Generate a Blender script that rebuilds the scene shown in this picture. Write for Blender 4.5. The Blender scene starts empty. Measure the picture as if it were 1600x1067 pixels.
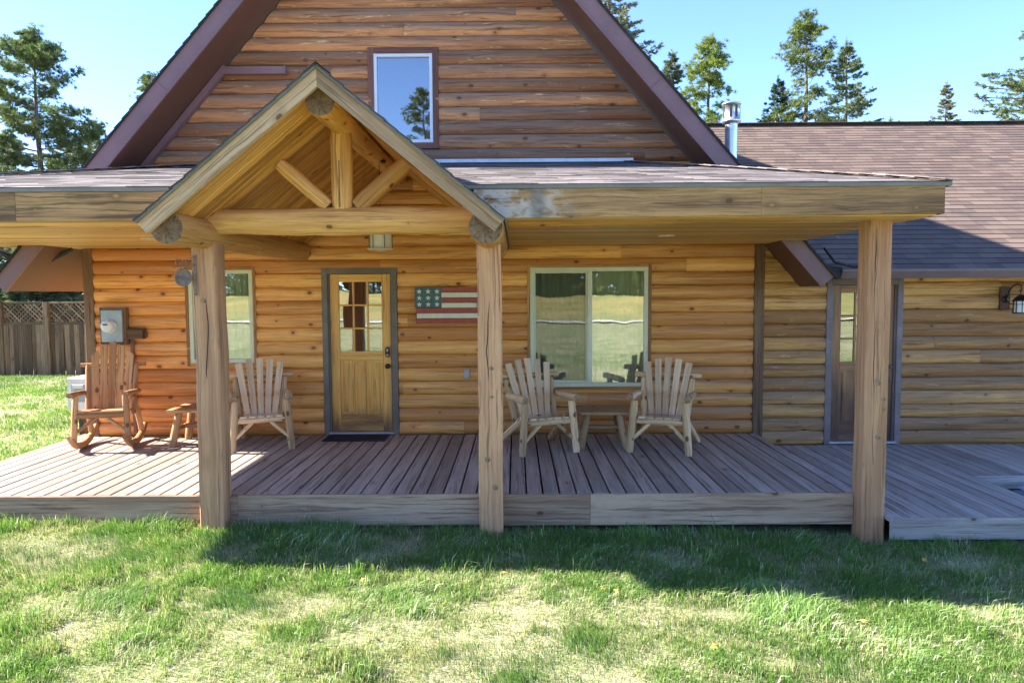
import bpy, math, random, numpy as np
from mathutils import Vector, Matrix, noise as mnoise
R = math.radians
random.seed(7)
sc = bpy.context.scene
col = sc.collection

# ------------------------------------------------------------------ camera, sky, sun, exposure
cam_d = bpy.data.cameras.new("camera")
cam_d.lens = 36 * 1130 / 1600
cam_d.clip_end = 900
cam = bpy.data.objects.new("camera", cam_d)
col.objects.link(cam)
cam.matrix_world = (Matrix.Translation((0, -9.4, 1.82)) @ Matrix.Rotation(R(.35), 4, 'Z')
                    @ Matrix.Rotation(R(86.3), 4, 'X') @ Matrix.Rotation(R(-.35), 4, 'Z'))
sc.camera = cam
SUN = Vector((-1.42, .15, 1)).normalized()
world = bpy.data.worlds.new("World")
sc.world = world
world.use_nodes = True
wn = world.node_tree.nodes
sky = wn.new('ShaderNodeTexSky')
sky.sky_type = 'NISHITA'
sky.sun_disc = False
sky.sun_elevation = math.asin(SUN.z)
sky.sun_rotation = math.atan2(SUN.x, SUN.y)
sky.altitude = 2000
sky.air_density = .6
sky.dust_density = .1
sky.ozone_density = 1.2
tint = wn.new('ShaderNodeMix')
tint.data_type = 'RGBA'
tint.blend_type = 'MULTIPLY'
tint.inputs['Factor'].default_value = 1
tint.inputs['B'].default_value = (.75, .86, 1.0, 1)
world.node_tree.links.new(sky.outputs[0], tint.inputs['A'])
world.node_tree.links.new(tint.outputs['Result'], wn['Background'].inputs[0])
wn['Background'].inputs[1].default_value = .105
sun_d = bpy.data.lights.new("sun", 'SUN')
sun_d.energy = 3.6
sun_d.angle = R(.5)
sun_d.color = (1, .93, .82)
sun = bpy.data.objects.new("sun", sun_d)
col.objects.link(sun)
sun.rotation_euler = (-SUN).to_track_quat('-Z', 'Y').to_euler()
sc.view_settings.view_transform = 'Standard'
sc.view_settings.look = 'None'
sc.view_settings.exposure = 2.86
sc.view_settings.gamma = 1
sc.cycles.use_denoising = True
sc.cycles.max_bounces = 8
sc.cycles.diffuse_bounces = 5
sc.cycles.transparent_max_bounces = 12
sc.cycles.sample_clamp_indirect = 8
try:
    sc.cycles.denoiser = 'OPENIMAGEDENOISE'
    sc.cycles.denoising_prefilter = 'ACCURATE'
except Exception:
    pass


# ------------------------------------------------------------------ node helpers
class NT:
    def __init__(s, name):
        s.m = bpy.data.materials.new(name)
        s.m.use_nodes = True
        s.t = s.m.node_tree
        s.b = s.t.nodes['Principled BSDF']
        s.out = s.t.nodes['Material Output']

    def n(s, typ, ins=None, **kw):
        o = s.t.nodes.new('ShaderNode' + typ)
        for k, v in kw.items():
            setattr(o, k, v)
        for k, v in (ins or {}).items():
            s.put(o.inputs[k], v)
        return o

    def put(s, sock, v):
        if isinstance(v, bpy.types.NodeSocket):
            s.t.links.new(v, sock)
        elif isinstance(v, bpy.types.Node):
            s.t.links.new(v.outputs[0], sock)
        else:
            if isinstance(v, tuple) and len(v) == 3 and sock.type == 'RGBA':
                v = (*v, 1)
            sock.default_value = v

    def math(s, op, a, b=0.0, c=0.0, clamp=False):
        return s.n('Math', {0: a, 1: b, 2: c}, operation=op, use_clamp=clamp).outputs[0]

    def vmath(s, op, a, b=(0, 0, 0)):
        return s.n('VectorMath', {0: a, 1: b}, operation=op).outputs[0]

    def step(s, v, lo, hi, t0=0.0, t1=1.0):
        return s.n('MapRange', {0: v, 1: lo, 2: hi, 3: t0, 4: t1}, interpolation_type='SMOOTHSTEP').outputs[0]

    def mix(s, f, a, b, mode='MIX'):
        o = s.n('Mix', data_type='RGBA', blend_type=mode)
        s.put(o.inputs['Factor'], f)
        s.put(o.inputs['A'], a)
        s.put(o.inputs['B'], b)
        return o.outputs['Result']

    def noise(s, vec, scale, detail=3.0, rough=.55, dist=0.0):
        return s.n('TexNoise', {'Vector': vec, 'Scale': scale, 'Detail': detail, 'Roughness': rough, 'Distortion': dist}).outputs[0]

    def attr(s, name):
        return s.n('Attribute', attribute_name=name)

    def bump(s, h, strength=.3, dist=.01):
        o = s.n('Bump', {'Height': h, 'Strength': strength, 'Distance': dist})
        s.put(s.b.inputs['Normal'], o.outputs[0])

    def fin(s, colr, rough=.7, spec=.3, metal=0.0):
        s.put(s.b.inputs['Base Color'], colr)
        s.put(s.b.inputs['Roughness'], rough)
        s.put(s.b.inputs['Specular IOR Level'], spec)
        s.put(s.b.inputs['Metallic'], metal)
        return s.m


def wood(name, light, dark, weather, knot=(.10, .04, .015), rough=.6, knots=.55, kd=2.0, wbias=0.0, spec=.3,
         bright=.35, pale=0.0, grain=1.0, streak=.75, red=False, bare=0.0, lime=False):
    """wood whose grain follows every board: gc = (along, across, exposure to weather), rv = three randoms per board"""
    t = NT(name)
    gc = t.n('SeparateXYZ', {0: t.attr('gc').outputs['Vector']})
    rv = t.n('SeparateXYZ', {0: t.attr('rv').outputs['Vector']})
    off = t.math('MULTIPLY', rv.outputs[2], 43.0)
    u = t.math('ADD', gc.outputs[0], off)
    v = t.math('ADD', gc.outputs[1], t.math('MULTIPLY', off, .37))
    vec = t.n('CombineXYZ', {0: u, 1: v, 2: off}).outputs[0]
    warp = t.noise(t.vmath('MULTIPLY', vec, (2.5, 9, 1)), 1.0, 2.0)
    v2 = t.math('MULTIPLY_ADD', warp, .05, v)
    vw = t.n('CombineXYZ', {0: u, 1: v2, 2: off}).outputs[0]
    g1 = t.noise(t.vmath('MULTIPLY', vw, (1.6 * grain, 75 * grain, 1)), 1.0, 4.0, .6)
    g2 = t.noise(t.vmath('MULTIPLY', vw, (.9, 14, 1)), 1.0, 3.0, .5)
    g3 = t.noise(t.vmath('MULTIPLY', vec, (.5, 2.5, 1)), 1.0, 2.0, .5)
    f = t.math('ADD', t.math('MULTIPLY', g1, .45), t.math('MULTIPLY', g2, .55))
    f = t.math('ADD', f, t.math('MULTIPLY', t.math('SUBTRACT', rv.outputs[0], .5), .22))
    f = t.math('ADD', f, t.math('MULTIPLY', t.math('SUBTRACT', g3, .5), .45))
    f = t.step(f, .34, .68)
    c = t.mix(f, dark, light)
    # knots
    vk = t.n('CombineXYZ', {0: t.math('MULTIPLY', u, kd), 1: t.math('MULTIPLY', v, kd * 1.55), 2: 0.0}).outputs[0]
    kn = t.n('TexVoronoi', {'Vector': vk, 'Scale': 1.0, 'Randomness': 1.0}, voronoi_dimensions='2D')
    ksz = t.n('SeparateXYZ', {0: kn.outputs['Color']})
    kr = t.math('MULTIPLY', t.step(ksz.outputs[0], 1 - knots, 1.0), .034 * kd)
    kd_ = t.math('SUBTRACT', kn.outputs['Distance'], kr)
    kdn = t.math('ADD', kd_, t.math('MULTIPLY', t.math('SUBTRACT', g2, .5), .10))
    km = t.step(kdn, -.02, .012, 1.0, 0.0)
    halo = t.step(kdn, -.01, .16, .6, 0.0)
    halo = t.math('MULTIPLY', halo, t.step(kr, .0, .03))
    km = t.math('MULTIPLY', km, t.step(kr, .004, .02))
    c = t.mix(halo, c, dark)
    # weathering
    wn_ = t.noise(t.vmath('MULTIPLY', vec, (1.3, 9, 1)), 1.0, 4.0, .6)
    wf = t.math('ADD', t.math('MULTIPLY', wn_, .9), gc.outputs[2])
    wf = t.math('ADD', wf, t.math('MULTIPLY', t.math('SUBTRACT', rv.outputs[1], .5), .22))
    wf = t.step(t.math('ADD', wf, wbias), .55, 1.1)
    wc = t.mix(g1, tuple(x * .55 for x in weather), tuple(min(1, x * 1.35) for x in weather))
    c = t.mix(wf, c, wc)
    if pale:
        pn = t.noise(t.vmath('MULTIPLY', vec, (3, 26, 1)), 1.0, 5.0, .7)
        c = t.mix(t.step(pn, .55, .85, 0.0, pale), c, (.62, .52, .42))
    sn = t.noise(t.vmath('MULTIPLY', vw, (1.1, 34, 1)), 1.0, 5.0, .65, .4)
    c = t.mix(t.step(sn, .52, .64, 0.0, streak), c, tuple(x * .5 for x in dark))
    mo = t.noise(t.vmath('MULTIPLY', vec, (5, 16, 1)), 1.0, 5.0, .7)
    c = t.mix(t.step(mo, .45, .75, 0.0, streak * .55), c, dark)
    if bare:
        bn = t.noise(t.vmath('MULTIPLY', vw, (2.2, 22, 1)), 1.0, 5.0, .75, .6)
        c = t.mix(t.step(bn, .61, .65, 0.0, bare), c, (.62, .42, .2))
    if red:
        c = t.mix(t.step(gc.outputs[0], -2.6, -4.6, 0, .4), c, t.mix(1.0, c, (1.0, .70, .55), 'MULTIPLY'))
    if lime:
        ln = t.noise(t.vmath('MULTIPLY', vec, (6, 9, 1)), 1.0, 5.0, .7, .5)
        lf = t.math('MULTIPLY', t.step(gc.outputs[0], .95, .45), t.step(ln, .40, .58))
        c = t.mix(t.math('MULTIPLY', lf, .7), c, (.50, .46, .41))
        lk = t.math('MULTIPLY', t.step(gc.outputs[0], .42, .50), t.step(gc.outputs[0], .62, .54))
        c = t.mix(t.math('MULTIPLY', lk, .6), c, (.10, .10, .10))
    c = t.mix(t.math('MULTIPLY', km, .85), c, knot)
    br = t.math('MULTIPLY_ADD', rv.outputs[0], bright, 1 - bright * .5)
    c = t.mix(1.0, c, t.n('CombineXYZ', {0: br, 1: br, 2: br}).outputs[0], 'MULTIPLY')
    t.bump(t.math('ADD', t.math('ADD', g1, sn), t.math('MULTIPLY', km, -1.0)), .5, .005)
    return t.fin(c, t.math('ADD', t.math('MULTIPLY', wf, .2), rough), spec)


def endgrain(name, a, b):
    """rings and drying checks round the middle of a cut log end"""
    t = NT(name)
    p = t.attr('gc').outputs['Vector']
    sp = t.n('SeparateXYZ', {0: p})
    n1 = t.noise(p, 14.0, 5.0, .7)
    rad = t.math('SQRT', t.math('ADD', t.math('MULTIPLY', sp.outputs[0], sp.outputs[0]), t.math('MULTIPLY', sp.outputs[1], sp.outputs[1])))
    ring = t.math('SINE', t.math('MULTIPLY_ADD', rad, 520.0, t.math('MULTIPLY', n1, 9.0)))
    ang = t.math('ARCTAN2', sp.outputs[1], sp.outputs[0])
    cn = t.noise(t.n('CombineXYZ', {0: t.math('MULTIPLY', ang, 3.4), 1: t.math('MULTIPLY', rad, 5.0), 2: 0.0}).outputs[0], 1.0, 2.0)
    crack = t.step(t.math('ABSOLUTE', t.math('SUBTRACT', cn, .5)), .0, .018, 1.0, 0.0)
    c = t.mix(t.step(n1, .3, .7), a, b)
    c = t.mix(t.math('MULTIPLY_ADD', ring, .18, .2), c, tuple(x * .4 for x in b))
    c = t.mix(t.math('MULTIPLY', crack, .85), c, tuple(x * .15 for x in b))
    n2 = t.noise(p, 90.0, 3.0, .6)
    c = t.mix(t.step(n2, .55, .8, 0, .35), c, (.42, .34, .25))
    t.bump(t.math('SUBTRACT', n2, crack), .6, .006)
    return t.fin(c, .85, .2)


def paint(name, c, rough=.45, metal=0.0, var=.15, scale=6.0, spec=.4, dirt=(.3, .27, .22), dirty=.25, bs=.05):
    t = NT(name)
    p = t.n('TexCoord').outputs['Object']
    n1 = t.noise(p, scale, 5.0, .65)
    n2 = t.noise(p, scale * 9, 3.0, .6)
    cc = t.mix(t.step(n1, .3, .7), tuple(x * (1 - var) for x in c), tuple(min(1, x * (1 + var)) for x in c))
    cc = t.mix(t.step(t.math('MULTIPLY_ADD', n2, .4, t.math('MULTIPLY', n1, .6)), .52, .75, 0, dirty), cc, dirt)
    t.bump(n2, bs, .002)
    return t.fin(cc, t.math('MULTIPLY_ADD', n1, .2, rough - .1), spec, metal)


def shingle_mat(name, base, alt, tint, rh):
    t = NT(name)
    gc = t.attr('gc').outputs['Vector']
    rv = t.n('SeparateXYZ', {0: t.attr('rv').outputs['Vector']})
    s = t.n('SeparateXYZ', {0: gc})
    vec = t.n('CombineXYZ', {0: t.math('MULTIPLY_ADD', rv.outputs[2], 7.3, s.outputs[0]), 1: s.outputs[1], 2: 0.0}).outputs[0]
    b1 = t.n('TexBrick', {'Vector': vec, 'Color1': (0, 0, 0, 1), 'Color2': (1, 1, 1, 1), 'Mortar': (0, 0, 0, 1), 'Scale': 1.0, 'Mortar Size': .003,
                          'Mortar Smooth': .4, 'Bias': 0.0, 'Brick Width': .33, 'Row Height': rh}, offset=.37)
    b2 = t.n('TexBrick', {'Vector': vec, 'Color1': (0, 0, 0, 1), 'Color2': (1, 1, 1, 1), 'Mortar': (.5, .5, .5, 1), 'Scale': 1.0, 'Mortar Size': 0.0,
                          'Bias': 0.0, 'Brick Width': .19, 'Row Height': rh}, offset=.61)
    f1 = t.n('SeparateColor', {0: b1.outputs['Color']}).outputs[0]
    f2 = t.n('SeparateColor', {0: b2.outputs['Color']}).outputs[0]
    big = t.noise(gc, .7, 3.0)
    gr = t.noise(t.vmath('MULTIPLY', gc, (1, 1, 1)), 180.0, 2.0, .7)
    c = t.mix(t.step(f1, 0, 1, 0, .85), base, alt)
    c = t.mix(t.step(f2, .6, 1, 0, .45), c, tint)
    c = t.mix(t.step(big, .4, .75, 0, .3), c, alt)
    c = t.mix(t.math('MULTIPLY_ADD', gr, .5, .0), c, tuple(x * .45 for x in base))
    c = t.mix(t.math('MULTIPLY', b1.outputs['Fac'], .8), c, (.02, .016, .016))
    t.bump(t.math('MULTIPLY_ADD', f1, .7, gr), .4, .005)
    return t.fin(c, .9, .25)


M = {}
M['log'] = wood('honey_log', (.80, .41, .115), (.54, .215, .055), (.37, .225, .13), knots=.7, kd=2.7, rough=.45, spec=.45, bright=.25, red=True, streak=.6)
M['gablelog'] = wood('weathered_log', (.50, .225, .095), (.24, .095, .04), (.235, .145, .10), knots=.55, kd=2.7, rough=.6, bright=.3, pale=.15, bare=.75)
M['winglog'] = wood('wing_log', (.64, .35, .115), (.33, .155, .05), (.28, .175, .105), knots=.55, kd=2.6, rough=.6, pale=.3, bright=.3, bare=.5)
M['post'] = wood('rough_post', (.60, .33, .17), (.40, .20, .10), (.38, .24, .145), knots=.35, kd=1.6, rough=.8, knot=(.42, .24, .09), bright=.1, grain=.8)
M['deck'] = wood('deck_board', (.40, .335, .285), (.27, .215, .18), (.38, .345, .31), knots=.3, kd=1.8, rough=.65, pale=.25, bright=.2)
M['lowdeck'] = wood('lower_deck_board', (.40, .345, .31), (.25, .205, .18), (.43, .405, .39), knots=.3, kd=1.8, rough=.6, pale=.35, bright=.22)
M['rim'] = wood('rim_board', (.46, .31, .20), (.26, .155, .095), (.36, .265, .195), knots=.6, kd=2.0, rough=.75, pale=.35, bright=.25)
M['fasciaL'] = wood('stained_board_lime', (.42, .235, .09), (.15, .08, .035), (.30, .19, .10), knots=.7, kd=1.7, rough=.7, pale=.3, lime=True)
M['rake'] = wood('rake_wood', (.50, .33, .18), (.28, .17, .09), (.36, .25, .165), knots=.4, kd=2.0, rough=.7, pale=.2, bright=.2)
M['fascia'] = wood('stained_board', (.42, .235, .09), (.15, .08, .035), (.30, .19, .10), knots=.7, kd=1.7, rough=.7, pale=.3, knot=(.4, .2, .08))
M['soffit'] = wood('soffit_board', (.70, .41, .15), (.48, .25, .08), (.40, .26, .13), knots=.4, kd=2.0, rough=.5)
M['ceil'] = wood('ceiling_board', (.72, .38, .10), (.48, .21, .045), (.36, .2, .08), knots=.6, kd=2.6, rough=.45, bright=.45)
M['beam'] = wood('peeled_log', (.76, .44, .16), (.52, .25, .075), (.38, .25, .15), knots=.6, kd=2.6, rough=.55, pale=.15)
M['chair'] = wood('chair_log', (.72, .49, .28), (.46, .29, .14), (.54, .44, .34), knots=.35, kd=7.0, rough=.75, pale=.4, bright=.3)
M['slat'] = wood('chair_slat', (.74, .54, .35), (.54, .37, .22), (.56, .45, .35), knots=0.0, kd=7.0, rough=.75, pale=.3, bright=.15, streak=.3)
M['rocker'] = wood('rocker_wood', (.52, .29, .13), (.34, .165, .07), (.34, .22, .13), knots=.3, kd=5.0, rough=.6, bright=.25)
M['table'] = wood('table_wood', (.50, .32, .16), (.32, .18, .08), (.34, .25, .18), knots=.4, kd=6.0, rough=.65, pale=.2)
M['door'] = wood('door_wood', (.84, .46, .11), (.66, .30, .06), (.17, .08, .034), knots=0.0, kd=1.0, rough=.4, spec=.5, bright=.1)
M['door2'] = wood('back_door_wood', (.42, .21, .07), (.24, .10, .035), (.085, .036, .022), knots=0.0, kd=1.0, rough=.45, spec=.5, bright=.1)
M['trim'] = wood('pine_trim', (.50, .25, .075), (.30, .13, .035), (.2, .12, .06), knots=.2, rough=.5)
M['redtrim'] = wood('red_trim', (.24, .105, .065), (.15, .06, .04), (.17, .1, .08), knots=.1, rough=.6)
M['corner'] = wood('corner_board', (.20, .115, .06), (.10, .05, .028), (.13, .085, .055), knots=.3, rough=.7)
M['fence'] = wood('fence_board', (.27, .175, .10), (.12, .075, .04), (.19, .145, .105), knots=.3, rough=.85, bright=.6)
M['end'] = endgrain('log_end', (.30, .19, .105), (.15, .092, .055))
M['endlight'] = endgrain('pale_log_end', (.48, .33, .18), (.30, .19, .10))
M['brown'] = paint('brown_metal', (.18, .10, .105), .5, var=.12, scale=1.6, dirt=(.22, .18, .2), dirty=.25)
M['brownsof'] = paint('brown_soffit', (.115, .05, .032), .6, var=.12, scale=1.2, dirty=.05)
M['gutter'] = paint('gutter_metal', (.15, .10, .095), .4, var=.1, scale=2.0, dirty=.1)
M['edge'] = paint('drip_edge', (.17, .155, .12), .5, scale=3.0)
M['flash'] = paint('flashing', (.5, .55, .6), .4, metal=.3, scale=4.0)
M['caseA'] = paint('door_casing', (.155, .125, .095), .55, scale=3.0, dirt=(.3, .26, .24))
M['caseB'] = paint('side_door_casing', (.17, .13, .13), .55, scale=3.0, dirt=(.35, .33, .36), dirty=.4)
M['vinyl'] = paint('almond_vinyl', (.60, .60, .42), .4, var=.05, dirty=.05)
M['vinylw'] = paint('white_vinyl', (.55, .60, .68), .4, var=.05, dirty=.05)
M['alum'] = paint('aluminium_sill', (.5, .5, .52), .35, metal=.6, dirty=.2)
M['galv'] = paint('galvanised', (.62, .63, .65), .32, metal=.75, var=.12, scale=5, dirt=(.3, .3, .3), dirty=.2)
M['bronze'] = paint('dark_bronze', (.045, .032, .024), .4, metal=.6, spec=.5)
M['rust'] = paint('weathered_iron', (.19, .14, .11), .7, metal=.2, scale=30, var=.35, dirt=(.28, .22, .17), dirty=.5, bs=.3)
M['greybox'] = paint('grey_enamel', (.33, .37, .37), .45, scale=4)
M['white'] = paint('white_plastic', (.68, .67, .63), .4, dirty=.08)
M['dark'] = paint('dark_plastic', (.03, .03, .035), .4)
M['sticker'] = paint('blue_sticker', (.12, .35, .62), .4, var=.02, dirty=0)
M['mat'] = paint('rubber_mat', (.022, .02, .03), .95, scale=60, var=.5, bs=.5)
M['red'] = paint('faded_red', (.34, .075, .05), .7, scale=12, dirt=(.45, .2, .15), dirty=.3)
M['cream'] = paint('cream_paint', (.64, .62, .46), .7, scale=12, var=.06, dirty=.12)
M['teal'] = paint('faded_teal', (.07, .14, .15), .7, scale=20, dirt=(.2, .27, .23), dirty=.45)
M['curtain'] = paint('curtain', (.78, .80, .66), .9, var=.05, dirty=0)
M['room'] = paint('dark_room', (.05, .035, .025), .9)
M['cable'] = paint('black_cable', (.02, .022, .022), .6)
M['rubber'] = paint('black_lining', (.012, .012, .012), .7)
M['brass'] = paint('lamp_globe', (.75, .73, .66), .25, var=.03, dirty=.05)
M['poolblue'] = paint('blue_cover', (.22, .36, .50), .25, scale=5, var=.4, dirt=(.5, .6, .7), dirty=.6, spec=.6)
M['shA'] = shingle_mat('porch_shingles', (.31, .27, .26), (.18, .15, .145), (.24, .22, .22), .13)
M['shB'] = shingle_mat('brown_shingles', (.18, .128, .104), (.10, .070, .060), (.062, .050, .050), .143)
M['bark'] = paint('bark', (.12, .085, .065), .95, scale=14, var=.5, bs=.6)
M['soil'] = paint('soil', (.09, .065, .045), .95)


def glass_mat():
    t = NT('window_glass')
    g = t.n('BsdfGlossy', {'Color': (1, 1, 1, 1), 'Roughness': .012})
    tr = t.n('BsdfTransparent', {'Color': (.8, .86, .8, 1)})
    n1 = t.noise(t.n('TexCoord').outputs['Object'], 1.3, 2.0)
    bp = t.n('Bump', {'Height': n1, 'Strength': .03, 'Distance': .05})
    t.put(g.inputs['Normal'], bp.outputs[0])
    fr = t.n('Fresnel', {'IOR': 1.5})
    f = t.math('MULTIPLY_ADD', fr.outputs[0], .7, .30)
    mx = t.n('MixShader', {0: f, 1: tr.outputs[0], 2: g.outputs[0]})
    t.t.links.new(mx.outputs[0], t.out.inputs[0])
    return t.m


M['glass'] = glass_mat()


def screen_mat():
    t = NT('insect_screen')
    d = t.n('BsdfDiffuse', {'Color': (.035, .04, .035, 1)})
    tr = t.n('BsdfTransparent', {'Color': (1, 1, 1, 1)})
    mx = t.n('MixShader', {0: .42, 1: tr.outputs[0], 2: d.outputs[0]})
    t.t.links.new(mx.outputs[0], t.out.inputs[0])
    return t.m


M['screen'] = screen_mat()


def blade_mat(name, trans=.35):
    t = NT(name)
    c = t.attr('colr').outputs['Color']
    t.fin(c, .6, .25)
    tl = t.n('BsdfTranslucent', {'Color': t.mix(1.0, c, (1.0, 1.15, .6), 'MULTIPLY')})
    mx = t.n('MixShader', {0: trans, 1: t.b.outputs[0], 2: tl.outputs[0]})
    t.t.links.new(mx.outputs[0], t.out.inputs[0])
    return t.m


M['grass'] = blade_mat('grass_blades', .3)
M['needle'] = blade_mat('needles', .3)


# ------------------------------------------------------------------ mesh builder
class MB:
    def __init__(s):
        s.v = []; s.g = []; s.r = []; s.f = []; s.mi = []; s.sm = []

    def rnd(s):
        return (random.random(), random.random(), random.random())

    def add(s, vs, fs, gs, rv, mi=0, smooth=False):
        o = len(s.v)
        s.v += [tuple(x) for x in vs]
        s.g += [tuple(x) for x in gs]
        s.r += [rv] * len(vs)
        for f in fs:
            s.f.append(tuple(i + o for i in f)); s.mi.append(mi); s.sm.append(smooth)

    def sweep(s, rings, us, perim, wz, rv, smooth=False, caps=(1, 1), capmi=0, mi=0, closed=True):
        """rings of points swept along u"""
        n = len(rings[0]); vs = []; gs = []; fs = []
        m = n + 1 if closed else n
        for k, ring in enumerate(rings):
            for i in range(m):
                vs.append(ring[i % n]); gs.append((us[k], perim[i], wz))
        for k in range(len(rings) - 1):
            for i in range(m - 1):
                a = k * m + i
                fs.append((a, a + 1, a + 1 + m, a + m))
        s.add(vs, fs, gs, rv, mi, smooth)
        if caps[0]:
            s.add(rings[0], [tuple(range(n))[::-1]], [(perim[i], us[0], wz) for i in range(n)], rv, capmi)
        if caps[1]:
            s.add(rings[-1], [tuple(range(n))], [(perim[i], us[-1], wz) for i in range(n)], rv, capmi)

    def bar(s, a, b, w, h, up=(0, 0, 1), ch=.004, wz=0.0, rv=None, nseg=1, jit=0.0, capmi=0, mi=0, taper=1.0):
        """chamfered board from a to b; w across, h along up"""
        a = Vector(a); b = Vector(b); d = (b - a); L = d.length; d.normalize()
        up = Vector(up); up = (up - d * up.dot(d)).normalized(); sd = d.cross(up)
        rv = rv or s.rnd()
        ch = min(ch, w * .3, h * .3)
        rings = []; us = []
        sseed = random.random() * 50
        for k in range(nseg + 1):
            tt = k / nseg; c = a + d * L * tt
            if jit:
                c = c + sd * jit * (mnoise.noise((sseed, tt * L * 1.3, 0))) + up * jit * (mnoise.noise((0, tt * L * 1.3, sseed)))
            f = 1 + (taper - 1) * tt
            x = w / 2 * f; y = h / 2 * f
            pts = [(-x + ch, -y), (x - ch, -y), (x, -y + ch), (x, y - ch), (x - ch, y), (-x + ch, y), (-x, y - ch), (-x, -y + ch)]
            if jit:
                pts = [(px * (1 + jit * 1.2 * mnoise.noise((sseed + i, tt * L * 3, 3))), py * (1 + jit * 1.2 * mnoise.noise((sseed + i, tt * L * 3, 9)))) for i, (px, py) in enumerate(pts)]
            rings.append([c + sd * px + up * py for px, py in pts]); us.append(L * tt)
        per = [0, w, w, w + h, w + h, 2 * w + h, 2 * w + h, 2 * w + 2 * h, 2 * w + 2 * h]
        s.sweep(rings, us, per, wz, rv, False, (1, 1), capmi, mi)

    def box(s, x0, x1, y0, y1, z0, z1, axis='x', ch=.003, wz=0.0, rv=None, mi=0):
        if axis == 'x':
            s.bar((x0, (y0 + y1) / 2, (z0 + z1) / 2), (x1, (y0 + y1) / 2, (z0 + z1) / 2), y1 - y0, z1 - z0, (0, 0, 1), ch, wz, rv, mi=mi)
        elif axis == 'y':
            s.bar(((x0 + x1) / 2, y0, (z0 + z1) / 2), ((x0 + x1) / 2, y1, (z0 + z1) / 2), x1 - x0, z1 - z0, (0, 0, 1), ch, wz, rv, mi=mi)
        else:
            s.bar(((x0 + x1) / 2, (y0 + y1) / 2, z0), ((x0 + x1) / 2, (y0 + y1) / 2, z1), x1 - x0, y1 - y0, (0, 1, 0), ch, wz, rv, mi=mi)

    def log(s, a, b, r0, r1=None, seg=14, step=.08, wob=.07, wz=0.0, rv=None, capmi=1, bend=.0, dome=.12):
        a = Vector(a); b = Vector(b); d = b - a; L = d.length; d.normalize()
        r1 = r0 if r1 is None else r1
        up = Vector((0, 0, 1)) if abs(d.z) < .9 else Vector((0, 1, 0))
        sd = d.cross(up).normalized(); up = sd.cross(d)
        rv = rv or s.rnd(); sseed = random.random() * 90
        n = max(3, int(L / step)); rings = []; us = []
        for k in range(n + 1):
            tt = k / n; r = r0 + (r1 - r0) * tt
            c = a + d * L * tt + up * bend * math.sin(math.pi * tt)
            e = 1.0
            if k in (0, n): e = 1 - dome
            ring = []
            for i in range(seg):
                an = 2 * math.pi * i / seg
                q = Vector((math.cos(an), math.sin(an), 0))
                nn = mnoise.noise((q.x * 1.2 + sseed, q.y * 1.2, tt * L * 2.2 + sseed)) + .5 * mnoise.noise((q.x * 3 + sseed, q.y * 3, tt * L * 7))
                rr = r * e * (1 + wob * nn)
                ring.append(c + sd * q.x * rr + up * q.y * rr)
            rings.append(ring); us.append(L * tt)
        # a short eased end
        per = [2 * math.pi * r0 * i / seg for i in range(seg + 1)]
        s.sweep(rings, us, per, wz, rv, True, (0, 0), capmi)
        for k, sg in ((0, -1), (-1, 1)):
            ring = rings[k]; c = sum(ring, Vector()) / seg + d * sg * .004
            lg = [((p - c).dot(sd), (p - c).dot(up), 0) for p in ring] + [(0, 0, 0)]
            fs = [(i, (i + 1) % seg, seg) if sg > 0 else ((i + 1) % seg, i, seg) for i in range(seg)]
            s.add(list(ring) + [c], fs, lg, rv, capmi)

    def prism_y(s, poly, y0, y1, wz=0, rv=None, mi=0):
        """polygon in x,z extruded along y"""
        rv = rv or s.rnd(); n = len(poly)
        s.add([(x, y0, z) for x, z in poly], [tuple(range(n))], [(x, z, wz) for x, z in poly], rv, mi)
        s.add([(x, y1, z) for x, z in poly], [tuple(range(n))[::-1]], [(x, z, wz) for x, z in poly], rv, mi)
        for i in range(n):
            p = poly[i]; q = poly[(i + 1) % n]; L = math.hypot(q[0] - p[0], q[1] - p[1])
            s.add([(p[0], y0, p[1]), (p[0], y1, p[1]), (q[0], y1, q[1]), (q[0], y0, q[1])], [(0, 1, 2, 3)],
                  [(y0, 0, wz), (y1, 0, wz), (y1, L, wz), (y0, L, wz)], rv, mi)

    def quad(s, p, g=None, rv=None, mi=0):
        g = g or [(x[0], x[1], 0) for x in p]
        s.add(p, [tuple(range(len(p)))], g, rv or s.rnd(), mi)

    def build(s, name, mats, parent=None, loc=None):
        me = bpy.data.meshes.new(name)
        me.from_pydata(s.v, [], s.f)
        for nm, dat in (('gc', s.g), ('rv', s.r)):
            a = me.attributes.new(nm, 'FLOAT_VECTOR', 'POINT')
            a.data.foreach_set('vector', np.array(dat, dtype=np.float32).ravel())
        me.polygons.foreach_set('material_index', s.mi)
        me.polygons.foreach_set('use_smooth', s.sm)
        for m in (mats if isinstance(mats, (list, tuple)) else [mats]):
            me.materials.append(M[m] if isinstance(m, str) else m)
        me.update()
        o = bpy.data.objects.new(name, me)
        col.objects.link(o)
        if parent is not None:
            o.parent = parent
        if loc is not None:
            o.location = loc
        return o


def tag(o, label=None, cat=None, group=None, kind=None):
    if label: o['label'] = label
    if cat: o['category'] = cat
    if group: o['group'] = group
    if kind: o['kind'] = kind
    return o


def thing(name, label, cat, loc=(0, 0, 0), rz=0, group=None):
    o = bpy.data.objects.new(name, None)
    col.objects.link(o)
    o.location = loc; o.rotation_euler = (0, 0, rz)
    o.empty_display_size = .2
    return tag(o, label, cat, group)


def copy_tree(o, parent=None):
    c = o.copy(); col.objects.link(c); c.parent = parent
    for ch in list(o.children):
        copy_tree(ch, c)
    return c


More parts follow.
